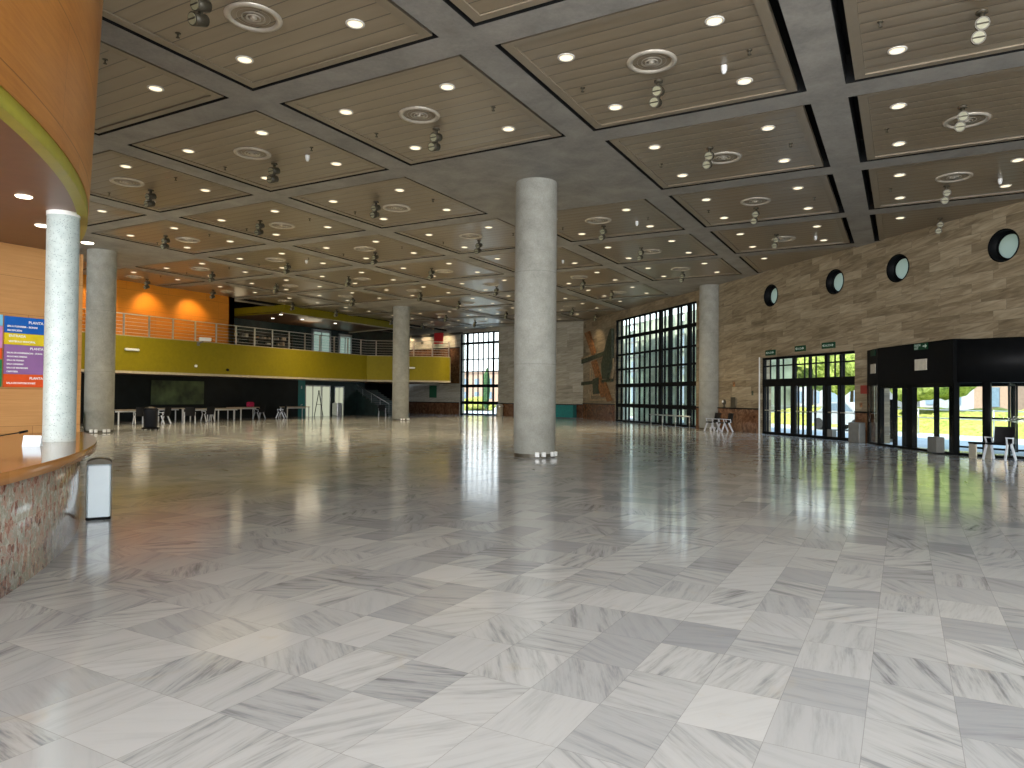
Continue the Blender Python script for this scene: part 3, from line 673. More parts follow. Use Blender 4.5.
for a in (222, 247, 272, 300, 330, 40, 62, 85): fr = MB(); ring(fr, RD-.1, RD+.01, 0, 2.13, a-(2.6 if a in (222, 247) else 1.4), a+(2.6 if a in (222, 247) else 1.4), 3); fr.build('drum_post', 'black', ent)
fr = MB(); ring(fr, RD-.09, RD, 0, .07, 200, 300, 20); fr.build('drum_sill', 'black', ent)
gd = MB(); ring(gd, RD-.05, RD-.04, .05, 2.12, 205, 300, 24); gd.build('curved_glass', 'low_reflect_glass', ent)
for k in range(3):
    a = math.radians(20+k*120); lf = MB(); d = Vector((math.cos(a), math.sin(a), 0)); c0 = Vector((cxr, cyr, 0))
    for r0 in (.06, RD-.2): lf.beam(c0+d*r0+Vector((0, 0, .05)), c0+d*r0+Vector((0, 0, 2.1)), .05, .05)
    for z in (.1, 1.05, 2.08): lf.beam(c0+d*.06+Vector((0, 0, z)), c0+d*(RD-.2)+Vector((0, 0, z)), .04, .06)
    lf.build('revolving_leaf', 'black', ent)
ra = math.atan2(dirv.y, dirv.x)
def plate(name, t, z0, z1, w_, mat, d0=.005, d1=.02):
    p = onE(t-w_/2, d0); q = onE(t+w_/2, d0); mb = MB(); wallseg(p, q, z0, z1, d1, mb); return mb.build(name, mat, ent)
plate('notice_plate', 2.55, 2.55, 2.9, .62, 'beige'); plate('exit_plate', 2.55, 3.20, 3.40, .72, 'sign_green')
text('exit_lettering', 'SALIDA', .10, 'ink_dim', ent, rel(onE(2.24, .03), 3.31), (PI/2, 0, ra), bold=.002)
text('exit_lettering', 'EXIT', .10, 'ink_dim', ent, rel(onE(2.24, .03), 3.215), (PI/2, 0, ra), bold=.002)
ar = MB(); p = rel(onE(2.68, .032), 3.30)
ax = Vector((dirv.x, dirv.y, 0)); P0 = Vector(p)
ar.add([P0+Vector((0, 0, -.02)), P0+ax*.12+Vector((0, 0, -.02)), P0+ax*.12+Vector((0, 0, -.07)), P0+ax*.22, P0+ax*.12+Vector((0, 0, .07)), P0+ax*.12+Vector((0, 0, .02)), P0+Vector((0, 0, .02))], [tuple(range(7))])
ar.build('arrow', 'ink_dim', ent)
dA = (A1-A0).normalized(); 
def plateA(name, t, z0, z1, w_, mat):
    p = A0+dA*(t-w_/2)+Vector((dA.y, -dA.x))*.01; q = A0+dA*(t+w_/2)+Vector((dA.y, -dA.x))*.01; mb = MB(); wallseg(p, q, z0, z1, .02, mb); return mb.build(name, mat, ent)
plateA('notice_plate', .85, 2.55, 2.88, .6, 'beige'); plateA('exit_plate', .85, 3.18, 3.38, .6, 'sign_green')
bx = MB(); p = onE(3.35, .05); q = onE(3.78, .05); wallseg(p, q, .04, .5, .25, bx); tag(bx.build('low_box', 'grey_box', None, (1.3, 24.4, 0)), 'low grey box at the foot of the sliding entrance door', 'box')

# exit signs above the doors
for k, (s, z, wd) in enumerate(((11.9, 3.68, .68), (9.89, 3.74, .66), (8.2, 3.76, .74))):
    e = empty('exit_sign', onR(s, .0, z), WR_A)
    tag(e, 'small green exit sign with arrows above the glass doors, ' + ['leftmost of three', 'middle of three', 'rightmost of three'][k], 'sign', 'exit signs above the glass doors')
    mb = MB(); mb.bbox(-wd/2, wd/2, .0, .06, -.12, .12, .01); mb.build('sign_plate', 'sign_green', e)
    text('sign_lettering', 'SALIDA', .13, 'ink_dim', e, (.0, .064, -.045), (PI/2, 0, PI), 'CENTER')
    for d_ in (-1, 1):
        am = MB(); am.add([(d_*(wd/2-.05), .066, 0), (d_*(wd/2-.14), .066, .06), (d_*(wd/2-.14), .066, -.06)], [(0, 1, 2)]); am.build('arrow', 'ink_dim', e)

# back wall -----------------------------------------------------------------
wq = wall_mesh(-.05, 24, 0, 8.0, .6, [(8.5, 12.97, 0, 7.12)])
st(wq.build('wall_back', 'pale_stone', loc=WB, rz=WB_A))
vv = [(8.56, .08), (9.18, .14)] + [(9.18+.585*k, .045) for k in range(1, 5)] + [(9.18+.585*5+.1, .2), (12.9, .12)]
glazing('window_2', None, None, 8.5, 12.97, 0, 7.12, vv, [(7.07, .1), (6.2, .2), (4.8, .09), (3.73, .09), (2.5, .26), (1.05, .26), (.06, .12)], WB, WB_A, y=-.15, glass='glass')
for a, b_, nm in ((.0, 8.45, 'trim_4'), (13.02, 24, 'trim_5')):
    mb = MB(); mb.box(a, b_, 0, .035, 0, 1.0); t = st(mb.build(nm, 'brown_marble', loc=WB, rz=WB_A))
    mb = MB(); mb.box(a, b_, 0, .07, 1.0, 1.07); mb.build('cap_rail', 'black', t)
mb = MB(); mb.box(13.0, 24, 0, .03, 2.72, 5.85); t = st(mb.build('trim_6', 'brown_marble', loc=WB, rz=WB_A))
mb = MB(); mb.box(13.0, 24, 0, .07, 5.83, 5.92); mb.build('dark_strip', 'black', t)
mb = MB(); mb.box(12.6, 24, 0, .3, 7.02, 7.2); st(mb.build('trim_7', 'dark_metal', loc=WB, rz=WB_A))

# far left, rear and right closing walls, glass front behind the photographer
mb = MB(); mb.box(-60, -42, -16, 18, 0, 8.3); st(mb.build('wall_left', 'plaster'))
mb = MB(); mb.box(11.6, 12.2, -15, 16.6, 0, 8.3); st(mb.build('wall_far_right', 'stone'))
rootf = st(empty('window_3', (0, -14, 0)))
f = MB()
for k in range(20): f.box(-42+k*2.8-.05, -42+k*2.8+.05, -.1, .1, 0, 7.4)
for z in (.05, 2.6, 5.0, 7.35): f.box(-42, 11.6, -.08, .08, z-.05, z+.05)
f.build('frame', 'black', rootf)

# balcony -------------------------------------------------------------------
BX = -33.6
Pb = [(BX, 17.0), (BX, 38.6), (BX-.05, 39.2), (-33.1, 39.7), (-29.95, 42.05), (-29.55, 42.4), (-29.28, 42.8), (-29.2, 43.2), (-29.4, 43.6), (-29.9, 43.9), (-36.0, 49.0), (-36.4, 52.3)]
Po = [(-42, 52.9), (-42, 17.0)]
def strip(pts, z0, z1, th, mb):
    for a_, b_ in zip(pts, pts[1:]):
        a_, b_ = Vector(a_), Vector(b_); d = (b_-a_).normalized(); n_ = Vector((-d.y, d.x))*th
        mb.poly([tuple(a_), tuple(b_), tuple(b_+n_), tuple(a_+n_)], z0, z1)
bal = st(empty('balcony', (0, 0, 0)))
f = MB(); strip(Pb, 2.70, 4.45, .15, f); f.build('fascia', 'olive', bal)
f = MB(); strip([(x+.03, y-.01) for x, y in Pb], 2.60, 2.72, .22, f); f.build('pale_edge_strip', 'plaster', bal)
f = MB(); f.poly([(x-.1, y) for x, y in Pb]+Po, 2.68, 2.76); f.build('underside', 'soffit_brown', bal)
f = MB(); f.poly([(x-.1, y) for x, y in Pb]+Po, 4.2, 4.3); f.build('upper_floor', 'pale_stone', bal)
f = MB(); strip([(x-.02, y) for x, y in Pb], 4.45, 4.49, .2, f); f.build('pale_coping', 'plaster', bal)
# railing
rail = empty('balcony_railing', (BX-.08, 17, 4.45)); tag(rail, 'steel railing with horizontal bars along the olive balcony', 'railing')
def along(pts, step):
    out = []; acc = 0
    for a_, b_ in zip(pts, pts[1:]):
        a_, b_ = Vector(a_), Vector(b_); L = (b_-a_).length
        while acc <= L: out.append(a_+(b_-a_)*acc/L); acc += step
        acc -= L
    return out
off = Vector((BX-.08, 17))
Rp = [(x-.08, y) for x, y in Pb[:8]]
for k, p in enumerate(along([(BX-.08, 17.12)]+Rp[1:], 1.34)):
    mb = MB(); q = p-off; mb.box(q.x-.025, q.x+.025, q.y-.04, q.y+.04, 0, 1.08); mb.build('post', 'steel', rail)
for z in (1.1, .9, .72, .54, .36, .18):
    mb = MB(); mb.path([(x-off.x, y-off.y, z) for x, y in Rp], .026 if z > 1 else .009, 8); mb.build('rail', 'steel', rail)

# orange wall on the upper floor, dark gallery behind, upper fascia
mb = MB(); mb.box(-35.6, -35.2, 17, 28.95, 4.3, 8.0); mb.box(-41, -35.2, 28.55, 28.95, 4.3, 8.0); st(mb.build('wall_gallery', 'gallery_wood'))
mb = MB(); mb.box(-41.4, -41, 28.6, 53, 4.3, 8.0); st(mb.build('wall_gallery_rear', 'dark_teal'))
mb = MB(); strip([(-41, 32.6), (-35.0, 32.6)], 6.9, 7.42, .12, mb); strip([(-35.0, 32.6), (-35.35, 44.2), (-41, 45.6)], 6.9, 7.42, .12, mb); t = st(mb.build('trim_8', 'olive'))
mb = MB(); strip([(-35.0, 32.55), (-35.33, 44.2), (-41, 45.55)], 6.86, 6.92, .16, mb); mb.build('pale_edge_strip', 'plaster', t)
mb = MB(); mb.poly([(-41, 32.6), (-35.05, 32.6), (-35.4, 44.2), (-41, 45.6)], 6.95, 7.0); st(mb.build('ceiling_gallery', 'soffit_brown'))
# doors and shelves at the back of the gallery
for k, (y0, y1, z1) in enumerate(((41.2, 43.1, 6.75), (44.2, 45.6, 6.6))):
    d = st(empty('door_%d' % (k+2), (-41, y0, 4.3))); mb = MB()
    for yy in (0, y1-y0): mb.box(0, .12, yy-.08, yy+.08, 0, z1-4.3)
    mb.box(0, .12, -.08, y1-y0+.08, z1-4.42, z1-4.3+.1); mb.box(.02, .09, (y1-y0)/2-.04, (y1-y0)/2+.04, 0, z1-4.4)
    mb.build('frame', 'grey_metal', d)
    g = MB(); g.add([(.05, 0, 0), (.05, y1-y0, 0), (.05, y1-y0, z1-4.4), (.05, 0, z1-4.4)], [(0, 1, 2, 3)]); g.build('glow_pane', emis('lobby_light_glow', (.62, .85, .72), .42), d)  # pane glows by itself, standing in for the lit space behind
sh = empty('shelving_unit', (-40.9, 29.2, 4.3)); tag(sh, 'long dark shelving with small pale goods at the back of the upper gallery', 'shelf')
mb = MB()
for z in (.1, .5, .9, 1.3, 1.7): mb.box(0, .4, 0, 9.5, z, z+.04)
for y in (0, 1.9, 3.8, 5.7, 7.6, 9.45): mb.box(0, .4, y, y+.05, 0, 1.75)
mb.build('shelf_frame', 'dark_metal', sh)
gd = MB()
for z in (.14, .54, .94, 1.34):
    y = .1
    while y < 9.3:
        w_ = random.uniform(.08, .4); gd.mat = random.randrange(4)
        if random.random() < .7: gd.box(.05, random.uniform(.2, .36), y, y+w_, z, z+random.uniform(.1, .3))
        y += w_+random.uniform(.02, .3)
o = gd.build('shelf_goods', ['beige', 'light_wood', 'mural_a', 'grey_box'], sh); o['kind'] = 'stuff'

# recess beneath the balcony
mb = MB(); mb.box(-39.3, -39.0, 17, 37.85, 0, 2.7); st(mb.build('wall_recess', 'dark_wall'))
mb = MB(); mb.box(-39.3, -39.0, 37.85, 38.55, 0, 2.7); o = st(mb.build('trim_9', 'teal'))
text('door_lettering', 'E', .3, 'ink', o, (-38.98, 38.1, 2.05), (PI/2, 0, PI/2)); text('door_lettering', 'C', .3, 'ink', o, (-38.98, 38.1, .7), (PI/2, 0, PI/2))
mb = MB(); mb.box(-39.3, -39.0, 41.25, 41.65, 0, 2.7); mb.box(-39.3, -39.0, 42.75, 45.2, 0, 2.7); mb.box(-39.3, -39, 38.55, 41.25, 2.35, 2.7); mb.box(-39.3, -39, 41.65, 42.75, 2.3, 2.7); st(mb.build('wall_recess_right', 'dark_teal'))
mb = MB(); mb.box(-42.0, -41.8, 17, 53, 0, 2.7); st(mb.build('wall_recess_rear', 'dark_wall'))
for k, (y0, y1, zt) in enumerate(((38.55, 41.25, 2.35), (41.65, 42.75, 2.3))):
    d = st(empty('door_%d' % (k+4), (-39.05, y0, 0))); L = y1-y0; mb = MB()
    for yy in (.04, L-.04): mb.box(-.05, .05, yy-.05, yy+.05, 0, zt)
    mb.box(-.05, .05, 0, L, zt-.1, zt)
    if k == 0:
        for yy in (L*.3, L*.62, L*.66): mb.box(-.03, .03, yy-.03, yy+.03, 0, zt)
    else: mb.box(-.03, .03, L*.5-.02, L*.5+.02, 0, zt)
    mb.build('frame', 'grey_metal', d)
    g = MB(); g.add([(0, 0, 0), (0, L, 0), (0, L, zt), (0, 0, zt)], [(0, 1, 2, 3)]); g.build('glow_pane', emis('doorway_daylight_glow', (.80, .84, .62), .62), d)  # emission in the pane stands in for daylight beyond the doors
fs = MB(); fs.beam((0, -.45, 0), (0, 0, 1.9), .04, .04); fs.beam((0, .45, 0), (0, 0, 1.9), .04, .04); fs.beam((0, -.2, .9), (0, .2, .9), .03, .03); fs.box(-.02, .02, -.05, .05, 1.85, 1.95)
tag(fs.build('folding_sign_frame', 'black', loc=(-38.4, 39.35, 0)), 'thin dark A-shaped frame standing before the lit doorway', 'sign stand')
cn = MB(); cn.bbox(-.28, .28, -.28, .28, 0, 1.0, .03); tag(cn.build('grey_cabinet', 'grey_metal', loc=(-38.5, 41.45, 0)), 'small grey metal cabinet between the two lit doorways', 'cabinet')
pc = empty('wall_reflection_panel', (-38.98, 26.2, .95)); tag(pc, 'dim green and brown painted reflection on the dark wall behind the tables', 'reflection')
mb = MB(); mb.box(0, .04, 0, 3.6, 0, 1.45); mb.build('panel', plain('dim_green_reflection', (.05, .07, .025), .4, var=.45, scale=1.1), pc)  # panel colour stands in for a greenish reflection on the wall
# stairs
stp = empty('staircase', (-35.6, 44.2, 0)); tag(stp, 'dark stone staircase rising left beneath the balcony', 'stairs')
mb = MB()
for k in range(12): mb.box(-.3*k-.32, -.3*k, 0, 2.6, 0, .17*(k+1))
mb.build('steps', 'dark_teal', stp)
mb = MB()
for k in range(12): mb.box(-.3*k-.32, -.3*k+.02, -.01, 2.62, .17*(k+1), .17*(k+1)+.02)
mb.build('tread_edges', 'dark_metal', stp)
mb = MB(); mb.path([(0, -.05, .95), (-3.6, -.05, 2.6)], .03); [mb.tube((-.3*k, -.05, .17*(k)), (-.3*k, -.05, .95+.46*.3*k), .012) for k in (0, 3, 6, 9)]; mb.build('handrail', 'grey_metal', stp)
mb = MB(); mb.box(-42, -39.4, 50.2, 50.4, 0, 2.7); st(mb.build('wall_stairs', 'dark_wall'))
# little lights in the balcony underside
sml = MB().lathe([(.11, 0), (.10, -.02), (.0005, -.024)], 16).mesh('recess_downlight', 'down_small')
for k, y in enumerate((19.6, 22.4, 25.4, 28.4, 31.6, 34.8, 38)):
    o = bpy.data.objects.new('recess_downlight', sml); COL.objects.link(o); o.location = (-34.3, y, 2.68)
    tag(o, 'small downlight under the balcony edge, %s from the left' % ['first', 'second', 'third', 'fourth', 'fifth', 'sixth', 'seventh'][k], 'ceiling light', 'small lights under the balcony')
for k, (x, y) in enumerate(((-36.3, 33.6), (-37.2, 36.4), (-37.0, 39.5), (-38.6, 35.0))):
    o = bpy.data.objects.new('recess_downlight', sml); COL.objects.link(o); o.location = (x, y, 6.95)
    tag(o, 'small downlight in the upper gallery ceiling, %s from the left' % ['first', 'second', 'fourth', 'third'][k], 'ceiling light', 'small lights in the upper gallery')

# columns -------------------------------------------------------------------
cl = {(0, 0): 'thick round concrete column standing alone in the middle of the hall', (0, 4): 'thick round concrete column at the left, behind the speckled pillar',
      (4, 0): 'thick round concrete column against the stone wall beside the tall glazing', (4, 4): 'thick round concrete column far away in front of the balcony'}
for (i, j), lab in cl.items():
    cxx, cyy = cx0(j)+PV/2, cy0(i)+PU/2
    e = empty('concrete_column', (cxx, cyy, 0)); tag(e, lab, 'column', 'thick round concrete columns')
    r = .565 if (i, j) == (0, 0) else .535
    mb = MB(); mb.lathe([(r-.02, 0), (r-.02, .16), (r, .165), (r, ZC)], 64); mb.build('shaft', 'column', e)
    mb = MB(); mb.lathe([(r-.015, .0), (r-.015, .10)], 48); mb.build('dark_skirting', 'dark_metal', e)
    to = Vector((-cxx, -cyy)).normalized(); base = math.atan2(to.y, to.x)
    for k, da in enumerate((.12, .42, .95, 1.25)):
        a = base + (da if (i, j) != (0, 4) else da-.6); 
        mb = MB(); mb.bbox(-.055, .055, -.03, .05, 0, .12, .01)
        mb.build('socket_box', 'white', e, (math.cos(a)*(r+.02), math.sin(a)*(r+.02), .03), a-PI/2)

# ================================================================== RECEPTION
RC = (-15.3, -6.0, 0)
a0, a1 = math.radians(-25), math.radians(69.5)
cnt = empty('reception_counter', RC); tag(cnt, 'curved reception counter faced with pinkish breccia marble and topped with wood', 'counter')
mb = MB(); mb.arc(12.55, 12.78, 0, .93, a0, a1, 120); mb.build('marble_front', 'breccia', cnt)
mb = MB(); mb.arc(12.55, 12.79, 0, .035, a0, a1, 120) if False else None
mb = MB(); mb.arc(11.55, 12.95, .925, 1.02, a0, a1, 120); mb.build('counter_top', 'top_wood', cnt)
mb = MB(); mb.arc(11.6, 11.65, 0, .93, a0, a1, 60); mb.build('inner_panel', 'desk_wood', cnt)
dr = st(empty('wall_drum', RC))
d0, d1 = math.radians(-50), math.radians(110)
mb = MB(); mb.arc(12.6, 12.82, 3.90, 8.0, d0, d1, 140, .17); mb.build('veneer_panels', 'drum_wood', dr)
mb = MB(); mb.arc(12.70, 12.81, 3.75, 3.90, d0, d1, 140); mb.build('lime_edge', 'lime', dr)
mb = MB(); A = [d0+(d1-d0)*k/90 for k in range(91)]; mb.add([(0, 0, 3.77)]+[(12.72*math.cos(a), 12.72*math.sin(a), 3.77) for a in A], [(0, k+1, k+2) for k in range(90)]); mb.build('soffit', 'soffit_brown', dr)
mb = MB(); mb.box(-11.7, -11.4, -14, 6.47, 0, 3.8); st(mb.build('wall_reception', 'desk_wood'))
pil = MB(); pil.lathe([(.172, 0), (.172, 2.75)], 48); pil.mat = 1; pil.lathe([(.177, 2.70), (.177, 2.75)], 48); o = pil.build('speckled_pillar', ['speckle', 'white'], loc=(-8.87, 4.79, 1.02)); tag(o, 'slim white speckled stone pillar standing on the reception counter', 'pillar')
sl = MB().lathe([(.085, 0), (.075, -.012), (.0005, -.014)], 20).mesh('soffit_downlight', 'down_small')
for k, (x, y) in enumerate(((-8.51, 4.17), (-9.78, 5.02), (-10.3, 5.9))):
    o = bpy.data.objects.new('soffit_downlight', sl); COL.objects.link(o); o.location = (x, y, 3.77)
    tag(o, 'small downlight in the brown soffit above the reception, %s' % ['nearest', 'second nearest', 'farthest'][k], 'ceiling light', 'soffit lights above the reception')
# directory board
db = empty('directory_board', (-11.4, 5.36, 1.68)); tag(db, 'wall directory with blue, yellow, purple and orange floor bands', 'sign')
X_ = .03
for nm, m_, z0, z1 in (('blue_band', 'b_blue', .79, 1.03), ('yellow_band', 'b_yel', .62, .785), ('purple_band', 'b_pur', .19, .615), ('orange_band', 'b_red', 0, .185)):
    mb = MB(); mb.box(0, X_, 0, .64, z0, z1); mb.build(nm, m_, db)
def bt(s, z, size, y=.03, al='LEFT', m_='ink'): text('floor_lettering', s, size, m_, db, (X_+.004, y, z), (PI/2, 0, PI/2), al, .0006)
bt('PLANTA 0', .94, .055, .56, 'RIGHT'); bt('SALA PLENARIA - ZONAS', .875, .036); bt('RECEPCIÓN', .815, .036)
bt('ENTRADA', .73, .05, .05); bt('VESTÍBULO PRINCIPAL', .655, .036, .05, m_='ink')
bt('PLANTA -1', .555, .05, .58, 'RIGHT')
for k, s in enumerate(('SALAS DE CONFERENCIAS - ZONAS', 'AULAS MULTIMEDIA', 'SALA DE PRENSA', 'SALA CANARIAS', 'SALA DE REUNIONES', 'CAFETERÍA')): bt(s, .49-k*.055, .030, .03)
bt('PLANTA -2', .115, .05, .58, 'RIGHT'); bt('SALA DE EXPOSICIONES', .045, .036)
d2 = empty('directory_board', (-11.4, 4.69, 1.68)); tag(d2, 'second wall directory in light blue, pink and green, cut by the left edge', 'sign')
for nm, m_, z0, z1 in (('light_blue_band', 'b_cyan', .88, 1.04), ('pink_band', 'b_pink', .56, .875), ('red_band', 'b_red', .40, .555), ('green_band', 'b_green', 0, .395)):
    mb = MB(); mb.box(0, X_, 0, .64, z0, z1); mb.build(nm, m_, d2)
# things on the counter
e = MB(); 
c0, c1 = Vector((-8.30, 4.10, 1.02)), Vector((-8.14, 4.20, 1.02)); dd = (c1-c0); nn_ = Vector((-dd.y, dd.x, 0)).normalized()*.05
e.add([c0-c0, c1-c0, c1-c0+nn_*.5+Vector((0, 0, .115)), nn_*.5+Vector((0, 0, .115)), nn_, c1-c0+nn_], [(0, 1, 2, 3), (3, 2, 5, 4), (0, 3, 4), (1, 5, 2), (0, 4, 5, 1)])
tag(e.build('card_holder', 'bin_white', loc=(-8.30, 4.10, 1.021)), 'blank white tent card standing on the reception counter', 'card')
mic = empty('desk_microphone', (-8.0, 3.42, 1.02)); tag(mic, 'thin black gooseneck microphone reaching over the reception counter', 'microphone')
mb = MB(); mb.lathe([(.07, 0), (.065, .02), (.0005, .025)], 20); mb.build('base', 'black', mic)
mb = MB(); mb.path([(0, 0, .02), (-.05, .06, .07), (-.12, .22, .105), (-.24, .5, .135), (-.32, .68, .15)], .006); mb.build('gooseneck', 'black', mic)
mb = MB(); mb.tube((-.31, .66, .148), (-.36, .76, .16), .014, 12, .012); mb.build('capsule', 'black', mic)
ms = MB(); ms.lathe([(.05, 0), (.052, .012), (.04, .026), (.0005, .032)], 20); tag(ms.build('computer_mouse', 'black', loc=(-6.62, 2.98, 1.02)), 'small black mouse near the counter edge at the left', 'mouse')
# bright litter bin beside the counter
bn = empty('litter_bin', (-9.0, 5.36, 0), math.radians(58.5)); tag(bn, 'narrow white litter bin with dark domed lid beside the reception counter', 'bin')
mb = MB(); mb.bbox(-.135, .135, -.13, .13, .02, .70, .02); mb.build('body', 'bin_white', bn)
mb = MB(); mb.bbox(-.14, .14, -.135, .135, 0, .03, .01); mb.build('plinth', 'black', bn)
mb = MB(); n = 16; vs = []
for yy in (-.14, .14): vs += [(-.145*math.cos(PI*k/n), yy, .70+.07*math.sin(PI*k/n)) for k in range(n+1)]
mb.add(vs, [(k, k+1, n+2+k, n+1+k) for k in range(n)]+[tuple(range(n+1)), tuple(range(2*n+1, n, -1)), (0, n, 2*n+1, n+1)]); mb.build('domed_lid', 'dark_metal', bn)
for sx_ in (-1, 1):
    mb = MB(); mb.box(sx_*.138-.005, sx_*.138+.005, -.138, -.125, .02, .71); mb.build('corner_strip', 'dark_metal', bn)

# ================================================================== FURNITURE
gb = empty('filing_cabinet', (-29.9, 15.9, 0)); tag(gb, 'green cabinet standing left of the far left concrete column', 'cabinet')
mb = MB(); mb.bbox(-.35, .35, -.3, .3, 0, .88, .015); mb.build('body', 'green_box', gb)
for z in (.28, .58): 
    mb = MB(); mb.box(.345, .36, -.28, .28, z, z+.015); mb.box(-.33, .33, -.31, -.295, z, z+.015); mb.build('drawer_gap', 'teal', gb)
gb.location = (-28.8, 15.85, 0)
def table(x, y, L, W_, rz, label, top='light_wood'):
    t = empty('work_table', (x, y, 0), rz); tag(t, label, 'table', 'tables along the balcony')
    mb = MB(); mb.bbox(-L/2, L/2, -W_/2, W_/2, .71, .76, .008); mb.build('tabletop', top, t)
    for sx_ in (-1, 1):
        for sy_ in (-1, 1):
            mb = MB(); mb.box(sx_*(L/2-.08)-.025, sx_*(L/2-.08)+.025, sy_*(W_/2-.08)-.025, sy_*(W_/2-.08)+.025, 0, .71); mb.build('leg', 'white', t)
    mb = MB(); mb.box(-L/2+.1, L/2-.1, -.02, .02, .62, .70); mb.build('cross_rail', 'white', t)
    return t
H2 = PI/2
table(-35.4, 22.7, 1.9, .8, H2, 'pale table nearest the left column, under the balcony')
table(-38.0, 26.6, 1.7, .8, H2, 'pale table at the back of the recess, behind the dark bin')
table(-36.2, 27.4, 1.8, .8, H2, 'long pale table right of the dark bin')
table(-36.2, 29.3, 1.8, .8, H2, 'pale table joined to the right end of the long one')
table(-38.3, 32.4, 2.2, .8, H2, 'pale table left of the lone chair, with a magenta cloth')
table(-38.1, 36.7, 2.2, .8, H2, 'pale table just left of the teal doorway')
def chair():
    c = empty('visitor_chair')
    mb = MB(); mb.bbox(-.24, .24, -.22, .22, .42, .47, .02); mb.build('seat', 'chair_black', c)
    mb = MB(); n = 10
    for k in range(n):
        a, b_ = k/n, (k+1)/n
        def bp(u): return (-.25+.5*u, -.24-.05*math.sin(PI*u))
        p, q = bp(a), bp(b_)
        mb.add([(p[0], p[1], .46), (q[0], q[1], .46), (q[0], q[1]-.08, .90), (p[0], p[1]-.08, .90), (p[0], p[1]-.025, .46), (q[0], q[1]-.025, .46), (q[0], q[1]-.105, .90), (p[0], p[1]-.105, .90)],
               [(0, 1, 2, 3), (7, 6, 5, 4), (3, 2, 6, 7), (0, 4, 5, 1)] + ([(0, 3, 7, 4)] if k == 0 else []) + ([(1, 5, 6, 2)] if k == n-1 else []))
    mb.build('backrest', 'chair_black', c)
    for sx_ in (-1, 1):
        x = sx_*.25
        for y0, y1 in ((.10, .26), (-.10, -.30)):
            mb = MB(); mb.beam((x, y0, .45), (x+sx_*.02, y1, .012), .07, .035, (1, 0, 0)); mb.build('leg', 'chair_leg', c)
        mb = MB(); mb.beam((x+sx_*.01, -.18, .60), (x+sx_*.01, .18, .62), .045, .03); mb.beam((x, .12, .45), (x+sx_*.01, .17, .62), .03, .03, (1, 0, 0)); mb.beam((x, -.2, .45), (x+sx_*.01, -.18, .62), .03, .03, (1, 0, 0)); mb.build('armrest', 'chair_leg', c)
    return c
CH = chair(); first = True
chs = [(2.24, 22.95, 2.6, 'black chair with pale legs by the revolving door at the right edge', 'chairs by the entrance'),
       (-8.15, 34.8, 2.35, 'left one of two black chairs against the stone wall right of the column', 'chairs against the stone wall'),
       (-7.45, 34.3, 2.2, 'right one of two black chairs against the stone wall right of the column', 'chairs against the stone wall'),
       (-34.5, 22.6, 1.2, 'black chair at the leftmost table, its left place', 'chairs at the balcony tables'),
       (-34.3, 23.75, 1.9, 'black chair at the leftmost table, its right place', 'chairs at the balcony tables'),
       (-33.4, 24.7, 1.0, 'black chair with pale legs just right of the dark bin', 'chairs at the balcony tables'),
       (-35.2, 27.2, 1.5, 'black chair at the long table right of the dark bin', 'chairs at the balcony tables'),
       (-37.1, 32.6, 1.6, 'black chair at the table with the magenta cloth', 'chairs at the balcony tables'),
       (-36.9, 34.3, 2.1, 'lone black chair with white legs between the two right tables', 'chairs at the balcony tables'),
       (-35.0, 42.6, .6, 'black chair with white legs at the foot of the staircase', 'chairs at the balcony tables')]
for x, y, rz, lab, grp in chs:
    c = CH if first else copy_tree(CH); first = False
    c.location = (x, y, 0); c.rotation_euler = (0, 0, rz); tag(c, lab, 'chair', grp)
mb = MB(); mb.bbox(-.15, .15, -.25, .25, 0, .35, .06); tag(mb.build('magenta_cloth', 'magenta', loc=(-38.3, 32.9, .76)), 'magenta cloth bag on the table left of the lone chair', 'bag')
bb = empty('wheeled_bin', (-29.0, 19.5, 0)); tag(bb, 'dark rounded wheeled bin in front of the balcony tables', 'bin')
mb = MB(); mb.lathe([(.0005, .1), (.24, .1), (.27, .16), (.30, .85), (.31, .88), (.30, .91), (.22, 1.0), (.0005, 1.03)], 28); mb.build('body', 'navy', bb)
mb = MB(); mb.lathe([(.33, .05), (.36, .07), (.36, .1), (.28, .12)], 28); mb.build('base_ring', 'black', bb)
for k in range(4):
    a = PI/4+k*H2; mb = MB(); mb.tube((math.cos(a)*.28-.02, math.sin(a)*.28, .035), (math.cos(a)*.28+.02, math.sin(a)*.28, .035), .035, 12); mb.build('wheel', 'black', bb)
# side table by the revolving door
stt = empty('side_table', (1.86, 23.45, 0), .35); tag(stt, 'low black topped side table beside the chair at the revolving door', 'table')
mb = MB(); mb.bbox(-.22, .22, -.22, .22, .40, .45, .01); mb.build('tabletop', 'black', stt)
for sx_ in (-1, 1): mb = MB(); mb.box(sx_*.19-.015, sx_*.19+.015, -.2, .2, 0, .40); mb.build('side_panel', 'beige', stt)
# against the right wall
e = MB(); e.bbox(-.28, .28, 0, .3, 0, .75, .02); tag(e.build('grey_bin', 'grey_box', loc=onR(6.42, .12), rz=WR_A), 'grey box bin between the glass doors and the black entrance', 'bin')
def sign(name, s, z, w_, h, mat, lab, cat='sign', off=.0, th=.02, frame=WR, ang=WR_A, fn=onR, grp=None):
    mb = MB(); mb.bbox(-w_/2, w_/2, 0, th, -h/2, h/2, .004); o = mb.build(name, mat, loc=fn(s, off, z), rz=ang); tag(o, lab, cat, grp); return o
fe = sign('fire_sign', 6.35, 1.98, .34, .32, 'sign_red', 'red fire equipment sign on the stone wall left of the black entrance')
sign('wall_switch', 6.5, 1.40, .12, .16, 'mural_a', 'small dark switch below the red fire sign', 'switch')
sign('hose_sign', 14.77, 2.30, .18, .22, 'mural_a', 'small dark red sign above the two chairs by the wall')
